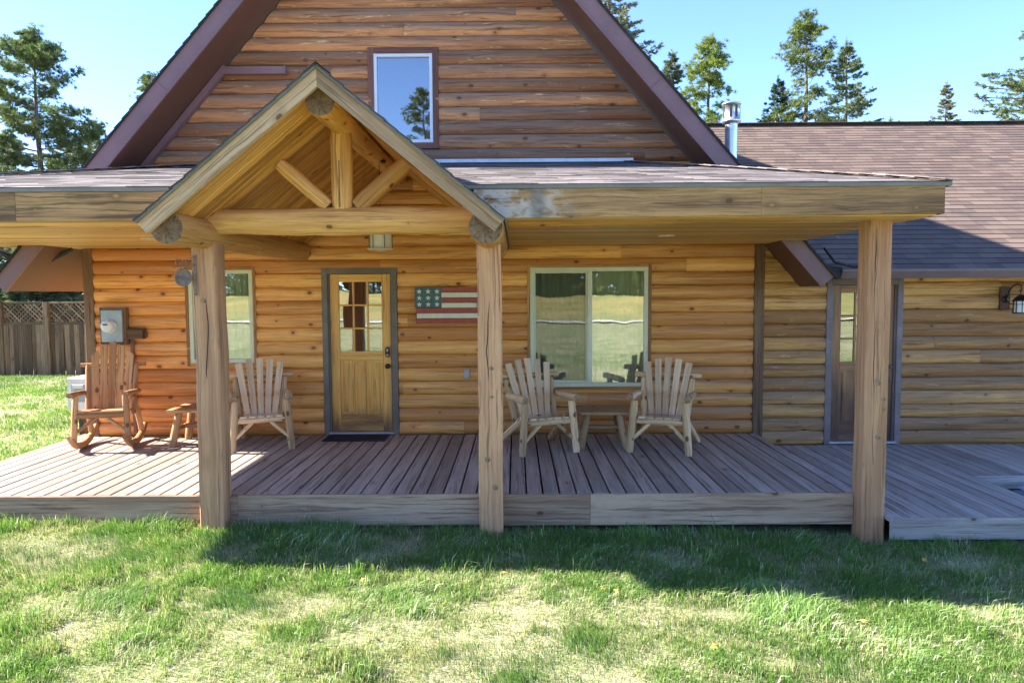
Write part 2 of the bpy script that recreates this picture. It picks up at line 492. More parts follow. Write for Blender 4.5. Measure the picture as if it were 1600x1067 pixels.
def cyl(mb, a, b, r0, r1=None, seg=16, mi=0, capmi=None, smooth=True):
    a = Vector(a); b = Vector(b); d = b - a; L = d.length; d.normalize()
    r1 = r0 if r1 is None else r1
    up = Vector((0, 0, 1)) if abs(d.z) < .9 else Vector((0, 1, 0))
    sd = d.cross(up).normalized(); up = sd.cross(d)
    rings = [[c + sd * math.cos(2 * math.pi * i / seg) * r + up * math.sin(2 * math.pi * i / seg) * r for i in range(seg)] for c, r in ((a, r0), (b, r1))]
    mb.sweep(rings, [0, L], [2 * math.pi * r0 * i / seg for i in range(seg + 1)], 0, mb.rnd(), smooth, (1, 1), mi if capmi is None else capmi, mi)


def tube(mb, pts, r, seg=8, mi=0, rr=None):
    pts = [Vector(p) for p in pts]; rings = []; us = []; L = 0
    for k, p in enumerate(pts):
        d = (pts[min(k + 1, len(pts) - 1)] - pts[max(k - 1, 0)]).normalized()
        up = Vector((0, 0, 1)) if abs(d.z) < .9 else Vector((0, 1, 0))
        sd = d.cross(up).normalized(); u2 = sd.cross(d)
        if k: L += (p - pts[k - 1]).length
        q = rr[k] if rr else r
        rings.append([p + sd * math.cos(2 * math.pi * i / seg) * q + u2 * math.sin(2 * math.pi * i / seg) * q for i in range(seg)]); us.append(L)
    mb.sweep(rings, us, [2 * math.pi * r * i / seg for i in range(seg + 1)], 0, mb.rnd(), True, (1, 1), mi, mi)


def lathe(mb, prof, c, axis='z', seg=24, mi=0):
    """profile of (r, h) turned about an axis through c"""
    c = Vector(c); rings = []
    for r, h in prof:
        ring = []
        for i in range(seg):
            a = 2 * math.pi * i / seg
            if axis == 'z': ring.append(c + Vector((math.cos(a) * r, math.sin(a) * r, h)))
            else: ring.append(c + Vector((math.cos(a) * r, -h, math.sin(a) * r)))
        rings.append(ring)
    mb.sweep(rings, [h for r, h in prof], [i / seg for i in range(seg + 1)], 0, mb.rnd(), True, (1, 1), mi, mi)


# ------------------------------------------------------------------ ground
def gz(x, y):
    z = -.345 - .022 * np.clip(x, -6, 3)
    z = z + np.where(y < -8, (-8 - np.maximum(y, -34)) * .021, 0)
    z = z + np.where(y < -34, (-34 - np.maximum(y, -52)) * .085, 0)
    z = z + np.where(y > 2, (np.minimum(y, 12) - 2) * .004, 0)
    return z


def hash2(ix, iy, s):
    h = np.sin(ix * 127.1 + iy * 311.7 + s * 74.7) * 43758.5453
    return h - np.floor(h)


def vnoise(x, y, s=0):
    ix = np.floor(x); iy = np.floor(y); fx = x - ix; fy = y - iy
    fx = fx * fx * (3 - 2 * fx); fy = fy * fy * (3 - 2 * fy)
    return ((hash2(ix, iy, s) * (1 - fx) + hash2(ix + 1, iy, s) * fx) * (1 - fy)
            + (hash2(ix, iy + 1, s) * (1 - fx) + hash2(ix + 1, iy + 1, s) * fx) * fy)


def fbm(x, y, s=0, n=4):
    a = 0; t = 0; w = 1.0
    for k in range(n):
        a = a + w * vnoise(x * 2 ** k, y * 2 ** k, s + k); t += w; w *= .55
    return a / t


def gzb(x, y):
    return gz(x, y) + (fbm(x * 1.7, y * 1.7, 5) - .5) * .06 * np.where(np.abs(y + 4) < 6, 1, .6)


xs = np.concatenate([-np.geomspace(220, 8, 16), np.arange(-7.5, 7.6, .15), np.geomspace(8, 220, 16)])
ys = np.concatenate([-np.geomspace(230, 42, 10), np.arange(-40, -28, .5), -np.geomspace(27.5, 11, 10), np.arange(-10.5, 0, .15), np.geomspace(.5, 230, 22)])
XX, YY = np.meshgrid(xs, ys)
ZZ = gzb(XX, YY)
nx, ny = len(xs), len(ys)
gv = np.stack([XX, YY, ZZ], -1).reshape(-1, 3)
idx = np.arange(nx * ny).reshape(ny, nx)
gf = np.stack([idx[:-1, :-1], idx[:-1, 1:], idx[1:, 1:], idx[1:, :-1]], -1).reshape(-1, 4)
gm = bpy.data.meshes.new('ground')
gm.from_pydata(gv.tolist(), [], gf.tolist())
gm.polygons.foreach_set('use_smooth', [True] * len(gf))
t = NT('lawn_soil')
P_ = t.n('TexCoord').outputs['Object']
sp = t.n('SeparateXYZ', {0: P_})
a1 = t.noise(P_, 1.1, 5.0, .65); a2 = t.noise(P_, 14.0, 4.0, .7); a3 = t.noise(P_, 90.0, 3.0, .7); a4 = t.noise(P_, .25, 3.0)
cg = t.mix(t.step(t.math('MULTIPLY_ADD', a2, .45, t.math('MULTIPLY', a1, .6)), .42, .62), (.22, .28, .10), (.48, .45, .29))
cg = t.mix(t.step(a3, .35, .7, 0, .7), cg, (.07, .11, .03))
cm = t.mix(t.step(a4, .4, .6), (.42, .34, .13), (.22, .25, .08))
cm = t.mix(t.step(a3, .4, .7, 0, .5), cm, (.5, .42, .2))
mask = t.step(sp.outputs[1], -36.5, -35.0, 1.0, 0.0)
cg = t.mix(mask, cg, cm)
t.bump(t.math('ADD', a2, a3), .8, .03)
gm.materials.append(t.fin(cg, .95, .15))
ground = bpy.data.objects.new('ground', gm)
col.objects.link(ground); tag(ground, kind='structure')

rm = MB()
rp = [(-160, -34.5), (-60, -33.6), (-25, -32.6), (-8, -33.0), (10, -34.0), (60, -37), (160, -40)]
for i in range(len(rp) - 1):
    for k in range(8):
        a = k / 8; b = (k + 1) / 8
        x0 = rp[i][0] + (rp[i + 1][0] - rp[i][0]) * a; x1 = rp[i][0] + (rp[i + 1][0] - rp[i][0]) * b
        y0 = rp[i][1] + (rp[i + 1][1] - rp[i][1]) * a; y1 = rp[i][1] + (rp[i + 1][1] - rp[i][1]) * b
        w = 1.7
        rm.quad([(x0, y0 - w, float(gz(x0, y0)) + .05), (x1, y1 - w, float(gz(x1, y1)) + .05), (x1, y1 + w, float(gz(x1, y1)) + .05), (x0, y0 + w, float(gz(x0, y0)) + .05)])
M['gravel'] = paint('pale_gravel', (.62, .58, .52), .95, scale=3, var=.1, dirty=.2)
tag(rm.build('road', 'gravel'), kind='structure')

# ------------------------------------------------------------------ the cabin
cabin = thing('log_cabin', 'honey coloured log cabin with brown steep gable, covered porch and shingled side wing', 'house', (0, 0, -.3))


class Part:
    """children of the cabin keep world coordinates"""


def cp(mb, name, mats, parent=None, label=None):
    o = mb.build(name, mats, parent or cabin)
    if parent is None or parent is cabin:
        o.location = (0, 0, .3)
    if label: o['label'] = label
    return o


EXP = .1755


def siding(mb, zbase, ztop, xext, openings, wfun, ybase=0.0, seglen=(3.0, 6.0), bulge=.046, capmi=1):
    """rows of D shaped logs; xext(z) -> (x0, x1); openings = (x0, x1, z0, z1)"""
    n = int(math.ceil((ztop - zbase) / EXP - 1e-6))
    for k in range(n):
        zb = zbase + k * EXP; zt = min(zb + EXP, ztop)
        cuts = sorted({zb, zt} | {z for o in openings for z in (o[2], o[3]) if zb < z < zt})
        x0, x1 = xext(zb)
        joints = []; x = x0 - random.random() * 2
        while x < x1:
            x += random.uniform(*seglen); joints.append(x)
        rvs = [mb.rnd() for _ in joints]
        db = random.uniform(-.004, .004)
        for ci in range(len(cuts) - 1):
            za, zc = cuts[ci], cuts[ci + 1]; zm = (za + zc) / 2
            spans = [(-1e9, 1e9)]
            for o in openings:
                if o[2] < zm < o[3]:
                    ns = []
                    for a, b in spans:
                        if o[0] > a: ns.append((a, min(b, o[0])))
                        if o[1] < b: ns.append((max(a, o[1]), b))
                    spans = [s_ for s_ in ns if s_[1] > s_[0]]
            tz = [0, .02, .07, .22, .38, .55, .72, .86, .95, .99, 1.0]
            prof = [zb + EXP * q for q in tz if za - 1e-6 <= zb + EXP * q <= zc + 1e-6]
            if not prof or abs(prof[0] - za) > 1e-5: prof = [za] + prof
            if abs(prof[-1] - zc) > 1e-5: prof = prof + [zc]
            last = x0 - 5
            for ji, j in enumerate(joints):
                lo, hi = (last, j); last = j
                for a, b in spans:
                    s0 = max(lo, a); s1 = min(hi, b)
                    X0 = [max(s0, xext(z)[0]) for z in prof]; X1 = [min(s1, xext(z)[1]) for z in prof]
                    if max(X1) - min(X0) < .01: continue
                    X1 = [max(p, q) for p, q in zip(X0, X1)]
                    if s1 == j: X1 = [q - .0025 for q in X1]
                    m = max(1, int((max(X1) - min(X0)) / .22))
                    rings = []; us = []
                    for q in range(m + 1):
                        tt = q / m; ring = []
                        for i, z in enumerate(prof):
                            xx = X0[i] + (X1[i] - X0[i]) * tt
                            u = (z - zb) / EXP
                            yb = (-.006 if (u < .006 or u > .994) else .004 + (bulge + db) * max(0, math.sin(math.pi * min(1, max(0, u * .98 + .01)))) ** .55)
                            yb += .0035 * mnoise.noise((xx * 1.1, k * 9.1, u * 1.5)) + .002 * mnoise.noise((xx * 5, k * 3.1, u * 5))
                            ring.append((xx, ybase - yb, z))
                        rings.append(ring); us.append((X0[0] + (X1[0] - X0[0]) * tt))
                    vs = []; gs = []; fs = []; L = len(prof)
                    for q, ring in enumerate(rings):
                        for i, p in enumerate(ring):
                            vs.append(p); u = (p[2] - zb) / EXP
                            gs.append((p[0], p[2] + k * .4, wfun(p[0], p[2], u)))
                    for q in range(len(rings) - 1):
                        for i in range(L - 1):
                            a_ = q * L + i
                            fs.append((a_, a_ + L, a_ + L + 1, a_ + 1))
                    mb.add(vs, fs, gs, rvs[ji], 0, True)
                    for q, fl in ((0, 1), (-1, 0)):
                        r_ = rings[q]
                        base = [(r_[-1][0], ybase + .02, r_[-1][2]), (r_[0][0], ybase + .02, r_[0][2])]
                        pl = list(r_) + base
                        mb.add(pl, [tuple(range(len(pl)))], [(p[0], p[2], 0) for p in pl], rvs[ji], 0)


AX, AZ, SL = -1.25, 7.79, 1.14


def roofz(x): return AZ - SL * abs(x - AX)


# lower wall
OPEN = [(-2.515, -1.535, -1, 2.175), (.18, 1.705, .62, 2.165), (-4.246, -3.41, .955, 2.16)]


def w_main(x, z, u):
    w = -.20
    w += .30 * max(0, min(1, (1.0 - z) / .9)) * (1.0 if x > -2.6 else .45)
    w += .30 * max(0, min(1, (x + 1.0) / 3.5)) * max(0, min(1, (2.1 - z) / 1.2))
    return w + .62 * (u - .5)


mb = MB()
siding(mb, 0.0, 3.51, lambda z: (max(-5.5, AX - (AZ - .33 - z) / SL), min(3.08, AX + (AZ - .33 - z) / SL)), OPEN, w_main)
mb.box(-5.52, 3.1, .022, .06, -.3, 3.5)
wall_bk = mb
# cut the backing round the openings: build it from strips instead
mb.v, mb.g, mb.r, mb.f, mb.mi, mb.sm = [], [], [], [], [], []
siding(mb, 0.0, 3.51, lambda z: (max(-5.5, AX - (AZ - .33 - z) / SL), min(3.08, AX + (AZ - .33 - z) / SL)), OPEN, w_main)
xsb = [-5.5, -4.246, -3.41, -2.515, -1.535, .18, 1.705, 3.1]
for x0, x1, zr in ((-5.5, -4.246, [(-.3, 2.45)]), (-4.246, -3.41, [(-.3, .955), (2.16, 3.5)]), (-3.41, -2.515, [(-.3, 3.5)]),
                   (-2.515, -1.535, [(-.3, 0.0), (2.175, 3.5)]), (-1.535, .18, [(-.3, 3.5)]), (.18, 1.705, [(-.3, .62), (2.165, 3.5)]), (1.705, 3.1, [(-.3, 2.45)])):
    for z0, z1 in zr:
        mb.box(x0, x1, .021, .12, z0, z1, ch=0.0)
lower_wall = cp(mb, 'wall', 'log', label='honey coloured half log wall under the porch')

# upper gable wall
mb = MB()
ins = .33


def gext(z):
    h = (AZ - ins - z) / SL
    return (AX - h, AX + h)


def w_gable(x, z, u):
    return .27 + .8 * (u - .45) + .12 * max(0, min(1, (5.0 - z) / 1.5)) * (1 if x > -1 else .3)


siding(mb, 3.51, 7.4, gext, [(-1.825, -1.01, 3.727, 4.903)], w_gable)
for x0, x1, z0, z1 in ((-4.25, -1.825, 3.4, 4.0), (-1.825, -1.01, 3.4, 3.727), (-1.01, 1.7, 3.4, 4.0), (-3.45, -1.825, 4.0, 4.903), (-1.01, .95, 4.0, 4.903), (-3.0, .5, 4.903, 5.4), (-2.25, -.25, 5.4, 6.3)):
    mb.box(x0, x1, .021, .12, z0, z1, ch=0.0)
cp(mb, 'gable_wall', 'gablelog', label='weathered brown log gable wall above the porch roof')

# left side wall and back
mb = MB()
for k in range(15):
    zb = -.16 + k * EXP
    mb.log((-5.5, .02, zb + EXP / 2), (-5.5, 9, zb + EXP / 2), .088, seg=10, step=1.5, wob=.03)
cp(mb, 'side_wall', ['log', 'end'])
mb = MB()
mb.box(-5.45, 3.1, 8.9, 9.0, -.4, 2.3, ch=0)
cp(mb, 'back_wall', 'gablelog')

# wing wall
mb = MB()
W_OPEN = [(4.0, 4.98, -1, 1.995)]


def w_wing(x, z, u):
    return -.06 + .42 * max(0, min(1, (1.75 - z) / 1.0)) + .6 * (u - .5) - (.25 if x < 3.9 and z > 1.1 else 0)


siding(mb, -.155, 2.1, lambda z: (3.20, 11.5), W_OPEN, w_wing)
for x0, x1, z0, z1 in ((3.2, 4.0, -.4, 2.3), (4.0, 4.98, 1.995, 2.2), (4.98, 11.5, -.4, 2.1), (4.0, 4.98, -.4, -.16)):
    mb.box(x0, x1, .021, .12, z0, z1, ch=0)
siding(mb, 2.1, 2.45, lambda z: (3.20, 3.98 if z < 2.2 else 3.60), [], w_wing)
cp(mb, 'wing_wall', 'winglog', label='darker weathered log wall of the side wing')
mb = MB()
mb.box(3.2, 11.5, 8.0, 8.1, -.4, 2.3, ch=0)
mb.box(11.45, 11.55, 0.13, 8.0, -.4, 3.4, axis='y', ch=0)
cp(mb, 'wing_back_wall', 'winglog')

# corner boards
mb = MB()
mb.box(-5.60, -5.47, -.055, .03, -.02, 2.44, axis='z', ch=.006)
cp(mb, 'corner_board', 'corner')
mb = MB()
mb.box(3.065, 3.195, -.06, .015, -.16, 2.44, axis='z', ch=.006)
cp(mb, 'corner_board', 'corner')

# main gable roof
TH = .31
for side in (-1, 1):
    ex = 3.81 if side > 0 else -6.31
    ez = roofz(ex)
    L = math.hypot(ex - AX, AZ - ez); ux, uz = (ex - AX) / L, (ez - AZ) / L
    nx_, nz_ = uz * side, -ux * side  # pointing down and inward
    th = TH / math.hypot(1, SL)
    if nz_ > 0: nx_, nz_ = -nx_, -nz_
    a = (AX, AZ); b = (ex, ez); c_ = (ex + nx_ * th, ez + nz_ * th); d_ = (AX, AZ - TH)
    poly = [a, b, c_, d_]
    if side > 0: poly = poly[::-1]
    mb = MB(); mb.prism_y(poly, -.70, -.675)
    # seams and nail heads on the metal
    for s_ in (1.9, 4.55, 6.9):
        mb.bar((AX + ux * s_, -.703, AZ + uz * s_), (AX + ux * s_ + nx_ * th, -.703, AZ + uz * s_ + nz_ * th), .004, .006, (0, 1, 0), 0.001)
    # turned lip along the lower edge
    mb.bar((d_[0] + .0, -.706, d_[1]), (c_[0], -.706, c_[1]), .014, .02, (0, 1, 0), .002)
    cp(mb, 'rake_fascia', 'brown', label='brown metal fascia along the rake of the steep gable')
    mb = MB()
    f = .965
    poly = [(AX, AZ - .02), (ex - ux * .004, ez - uz * .004 - .02), (c_[0] - ux * .004, c_[1] - uz * .004 + .01), (AX, AZ - TH + .012)]
    if side > 0: poly = poly[::-1]
    mb.prism_y(poly, -.674, 9.3)
    cp(mb, 'roof_soffit', 'brownsof', label='dark brown boarded underside of the gable overhang')
    # shingle layer
    mb = MB()
    nrow = int(L / .143) + 1
    for k in range(nrow):
        s0 = k * .143; s1 = min(L + .03, s0 + .15)
        ox, oz = -nx_ * 1, -nz_ * 1
        def pt(s_, h): return (AX + ux * s_ + ox * h, AZ + uz * s_ + oz * h)
        p0 = pt(s0, .004); p1 = pt(s1, .016); p2 = pt(s1, .002)
        rv = mb.rnd()
        for y0, y1 in ((-.722, 9.32),):
            mb.add([(p0[0], y0, p0[1]), (p0[0], y1, p0[1]), (p1[0], y1, p1[1]), (p1[0], y0, p1[1])], [(0, 1, 2, 3)],
                   [(y0, s0, 0), (y1, s0, 0), (y1, s0 + .142, 0), (y0, s0 + .142, 0)], rv)
            mb.add([(p1[0], y0, p1[1]), (p1[0], y1, p1[1]), (p2[0], y1, p2[1]), (p2[0], y0, p2[1])], [(0, 1, 2, 3)],
                   [(y0, s0 + .14, 0), (y1, s0 + .14, 0), (y1, s0 + .142, 0), (y0, s0 + .142, 0)], rv)
            q0 = pt(s0, 0)
            mb.add([(p0[0], y0, p0[1]), (p1[0], y0, p1[1]), (p2[0], y0, p2[1]), (q0[0], y0, q0[1])], [(0, 1, 2, 3)], [(0, s0, 0)] * 4, rv)
    cp(mb, 'roof', 'shB', label='brown shingles on the steep gable roof')
    # dark drip edge under the shingles
    mb = MB()
    mb.bar((AX + ux * .01, -.711, AZ + uz * .01 - .006), (ex, -.711, ez - .006), .02, .022, (0, 0, 1), .001)
    cp(mb, 'drip_edge', 'rubber')

# box conduit on the gable
mb = MB()
mb.bar((-2.90, -.095, 4.655), (-3.70, -.095, 4.655), .07, .095, (0, 0, 1), .004)
mb.bar((-3.64, -.095, 4.70), (-4.86, -.095, 3.31), .07, .095, (0, 1, 0), .004)
mb.bar((-2.885, -.095, 4.655), (-2.90, -.095, 4.655), .08, .108, (0, 0, 1), .004)
cp(mb, 'downpipe', 'brown')

# wing roof
WS = .562; WY0 = -.42; WZ0 = 2.10; WL = 5.95
cth = 1 / math.hypot(1, WS); sth = WS * cth
mb = MB()
nrow = int(WL / .143)
for k in range(nrow + 1):
    s0 = k * .143; s1 = s0 + .143
    y0 = WY0 - .03 + s0 * cth; z0 = WZ0 + s0 * sth; y1 = WY0 - .03 + s1 * cth; z1 = WZ0 + s1 * sth
    # left end follows the valley with the main roof
    xv = lambda z: AX + (AZ - z) / SL - .12
    xl0 = xv(z0); xl1 = xv(z1)
    h = .008
    rv = mb.rnd()
    mb.add([(xl0, y0 - h * sth, z0 + h * cth), (12, y0 - h * sth, z0 + h * cth), (12, y1 - .001 * sth, z1 + .001 * cth), (xl1, y1 - .001 * sth, z1 + .001 * cth)], [(0, 1, 2, 3)],
           [(xl0, s0 + .001, 0), (12, s0 + .001, 0), (12, s1 - .001, 0), (xl1, s1 - .001, 0)], rv)
    mb.add([(xl0, y0, z0), (12, y0, z0), (12, y0 - h * sth, z0 + h * cth), (xl0, y0 - h * sth, z0 + h * cth)], [(0, 1, 2, 3)],
           [(xl0, s0 + .001, 0), (12, s0 + .001, 0), (12, s0 + .002, 0), (xl0, s0 + .002, 0)], rv)
yr = WY0 - .03 + (nrow + 1) * .143 * cth; zr = WZ0 + (nrow + 1) * .143 * sth
mb.quad([(1.0, yr, zr), (12, yr, zr), (12, yr + 5, zr - 5 * WS), (1.0, yr + 5, zr - 5 * WS)], [(0, 0, 0), (11, 0, 0), (11, 5, 0), (0, 5, 0)])
mb.bar((1.2, yr, zr + .02), (12, yr, zr + .02), .22, .016, (0, 0, 1), .004)
cp(mb, 'wing_roof', 'shB', label='brown shingled roof of the side wing')
mb = MB()
mb.quad([(3.75, WY0, WZ0 - .03), (12, WY0, WZ0 - .03), (12, .05, WZ0 - .03), (3.75, .05, WZ0 - .03)])
mb.prism_y([(11.98, 2.07), (12, 2.07), (12, 2.0), (11.98, 2.0)], WY0, .05)
cp(mb, 'wing_soffit', 'brownsof')
mb = MB()
pr = [(0, 0), (.0, .105), (-.012, .105), (-.10, .112), (-.108, .105), (-.108, .085), (-.095, .06), (-.075, .02), (-.065, 0)]
rings = [[(x, WY0 + p[0], WZ0 - .108 + p[1]) for p in pr] for x in (3.98, 7.0, 9.6, 12.0)]
mb.sweep(rings, [0, 3, 6, 8], [i * .05 for i in range(len(pr) + 1)], 0, mb.rnd())
mb.box(3.98, 12, WY0 - .1, WY0 - .01, WZ0 + .002, WZ0 + .006, ch=0)
gut = cp(mb, 'gutter', 'gutter', label='brown metal gutter along the wing eave')
mb = MB()
mb.prism_y([(3.80, 2.15), (3.98, 2.13), (3.98, 1.99), (3.86, 1.99)], WY0 - .08, .02)
tube(mb, [(3.72, -.60, 2.36), (3.85, -.60, 2.19), (4.1, -.52, 2.135), (4.5, -.46, 2.125)], .018, 6)
cp(mb, 'valley_flashing', 'rubber')

# vent pipe
mb = MB()
cyl(mb, (3.49, 2.5, 3.5), (3.49, 2.5, 4.560), .098)
for z in (3.700, 4.100, 4.440):
    cyl(mb, (3.49, 2.5, z), (3.49, 2.5, z + .02), .103)
vp = cp(mb, 'chimney_pipe', 'galv', label='galvanised round stove pipe on the wing roof')
mb = MB()
lathe(mb, [(.10, 4.540), (.15, 4.570), (.15, 4.600), (.135, 4.605), (.135, 4.840), (.152, 4.845), (.152, 4.870), (.05, 4.900), (.001, 4.900)], (3.49, 2.5, 0))
cp(mb, 'pipe_cap', 'galv', vp)
for a in (-1.9, -1.25, -2.9, -.2):
    mb = MB()
    c = Vector((3.49 + math.cos(a) * .134, 2.5 + math.sin(a) * .134, 0))
    t_ = Vector((-math.sin(a), math.cos(a), 0)) * .02
    mb.quad([tuple(c - t_ + Vector((0, 0, 4.630)) + Vector((math.cos(a), math.sin(a), 0)) * .004), tuple(c + t_ + Vector((0, 0, 4.630)) + Vector((math.cos(a), math.sin(a), 0)) * .004),
             tuple(c + t_ + Vector((0, 0, 4.820)) + Vector((math.cos(a), math.sin(a), 0)) * .004), tuple(c - t_ + Vector((0, 0, 4.820)) + Vector((math.cos(a), math.sin(a), 0)) * .004)])
    cp(mb, 'cap_slot', 'dark', vp)

# ---- porch shed roof
SY0, SZ0, SZ1 = -3.45, 2.715, 3.50
sl = (SZ1 - SZ0) / (-SY0); L = math.hypot(SY0, SZ1 - SZ0); cy = -SY0 / L; cz = (SZ1 - SZ0) / L
GX, GZ, GS = -1.50, 3.55, .822
HRX0, HRX1 = 3.54, 1.46
HLX0, HLX1 = -6.5, -4.0


def shed_rows(mb, xa, xb):
    ex_ = .13; n = int(L / ex_) + 1
    for k in range(n):
        s0 = k * ex_; s1 = min(L, s0 + ex_)
        if s1 <= s0: continue
        y0, z0 = SY0 + s0 * cy, SZ0 + s0 * cz; y1, z1 = SY0 + s1 * cy, SZ0 + s1 * cz
        # the course is laid as lengths that do not lie perfectly even
        xl0, xr0, xl1, xr1 = xa(y0, z0), xb(y0, z0), xa(y1, z1), xb(y1, z1)
        if xr0 - xl0 < .02: continue
        m = max(1, int((xr0 - xl0) / .33))
        for q in range(m):
            t0, t1 = q / m, (q + 1) / m
            rv = mb.rnd(); h = random.uniform(.003, .0075)
            if q == 0: t0 = 0
            A = xl0 + (xr0 - xl0) * t0; B = xl0 + (xr0 - xl0) * t1; C = xl1 + (xr1 - xl1) * t1; D = xl1 + (xr1 - xl1) * t0
            mb.add([(A, y0 - h * cz, z0 + h * cy), (B, y0 - h * cz, z0 + h * cy), (C, y1, z1 + .001), (D, y1, z1 + .001)], [(0, 1, 2, 3)],
                   [(A, s0 + .001, 0), (B, s0 + .001, 0), (C, s1 - .001, 0), (D, s1 - .001, 0)], rv)
            mb.add([(A, y0, z0 - .001), (B, y0, z0 - .001), (B, y0 - h * cz, z0 + h * cy), (A, y0 - h * cz, z0 + h * cy)], [(0, 1, 2, 3)],
                   [(A, s0 + .001, 0), (B, s0 + .001, 0), (B, s0 + .002, 0), (A, s0 + .002, 0)], rv)


mb = MB()
hipR = lambda y, z: HRX0 + (HRX1 - HRX0) * (y - SY0) / (-SY0)
hipL = lambda y, z: HLX0 + (HLX1 - HLX0) * (y - SY0) / (-SY0)
shed_rows(mb, lambda y, z: GX + (GZ - z) / GS, hipR)
shed_rows(mb, hipL, lambda y, z: GX - (GZ - z) / GS)
# hip side faces and caps
for hx0, hx1, ex in ((HRX0, HRX1, HRX0), (HLX0, HLX1, HLX0)):
    s_ = 1 if hx0 > 0 else -1
    p = [(hx0, SY0, SZ0), (ex, 0.0, SZ0), (hx1, 0, SZ1)]
    g = [(0, 0, 0), (3.45, 0, 0), (3.45, 2.2, 0)]
    mb.quad(p, g)
    n = 16
    for i in range(n):
        a = i / n; b = (i + 1) / n
        A = Vector((hx0 + (hx1 - hx0) * a, SY0 + (-SY0) * a, SZ0 + (SZ1 - SZ0) * a + .012)); B = Vector((hx0 + (hx1 - hx0) * (b + .03), SY0 + (-SY0) * (b + .03), SZ0 + (SZ1 - SZ0) * (b + .03) + .022))
        mb.bar(B, A, .22, .006, (0, 0, 1), .002)
cp(mb, 'porch_roof', 'shA', label='grey brown shingles on the low porch roof')
mb = MB()
mb.box(-1.1, 1.5, -.07, -.01, 3.50, 3.545, ch=.002)
cp(mb, 'flashing', 'flash')
# fascia boards, drip edge
mb = MB()
mb.bar((-.34, -3.42, 2.561), (2.0, -3.42, 2.568), .04, .235, (0, 0, 1), .004, wz=-.05, nseg=6)
cp(mb, 'fascia_board', ['fasciaL'], label='stained fascia board with a whitish lime patch beside the entry gable')
mb = MB()
mb.bar((2.002, -3.42, 2.568), (3.49, -3.42, 2.574), .04, .235, (0, 0, 1), .004, wz=-.05, nseg=4)
cp(mb, 'fascia_board', ['fascia'])
mb = MB()
mb.box(3.45, 3.49, -3.40, -.06, 2.455, 2.69, axis='y')
cp(mb, 'fascia_board', ['fascia'])
mb = MB()
mb.bar((-6.4, -3.42, 2.562), (-4.1, -3.42, 2.562), .04, .235, (0, 0, 1), .004, wz=-.05, nseg=6)
mb.bar((-4.097, -3.42, 2.562), (-2.86, -3.42, 2.562), .04, .235, (0, 0, 1), .004, wz=-.05, nseg=6)
mb.box(-6.4, -6.36, -3.40, 1.0, 2.445, 2.68, axis='y')
cp(mb, 'fascia_board', ['fascia'])
mb = MB()
mb.box(-.40, 3.54, SY0 - .0, SY0 + .045, SZ0 - .035, SZ0 - .002, ch=.002)
mb.box(3.495, 3.54, SY0 + .05, -.06, SZ0 - .035, SZ0 - .002, axis='y', ch=.002)
cp(mb, 'drip_edge', 'edge')
mb = MB()
mb.box(-6.5, -2.83, SY0, SY0 + .045, SZ0 - .035, SZ0 - .002, ch=.002)
cp(mb, 'drip_edge', 'edge')
# soffits, boards along x
for x0, x1, ya, yb_ in ((-.14, 3.45, -3.40, -.05), (-6.36, -2.85, -3.40, -.05)):
    mb = MB(); y = ya
    while y < yb_ - .01:
        w = min(.14, yb_ - y)
        mb.box(x0, x1, y + .001, y + w - .001, 2.445, 2.465, ch=.004, wz=-.15)
        y += w
    if x0 < -3:
        y = -.05
        while y < 1.0:
            mb.box(x0, -5.62, y + .001, y + .139, 2.445, 2.465, ch=.004, wz=-.15); y += .14
    mb.box(x0, x1, ya, yb_, 2.468, 2.475, ch=0)
    cp(mb, 'porch_soffit', 'soffit', label='varnished board ceiling of the porch')
# beam log along the posts
mb = MB()
mb.log((-.08, -2.98, 2.50), (3.55, -2.98, 2.545), .10, .085, wob=.05, wz=-.05)
cp(mb, 'eave_beam', ['beam', 'endlight'])
mb = MB()
mb.log((-6.3, -2.98, 2.53), (-2.86, -2.98, 2.53), .10, .10, wob=.05, wz=-.05)
cp(mb, 'eave_beam', ['beam', 'endlight'])

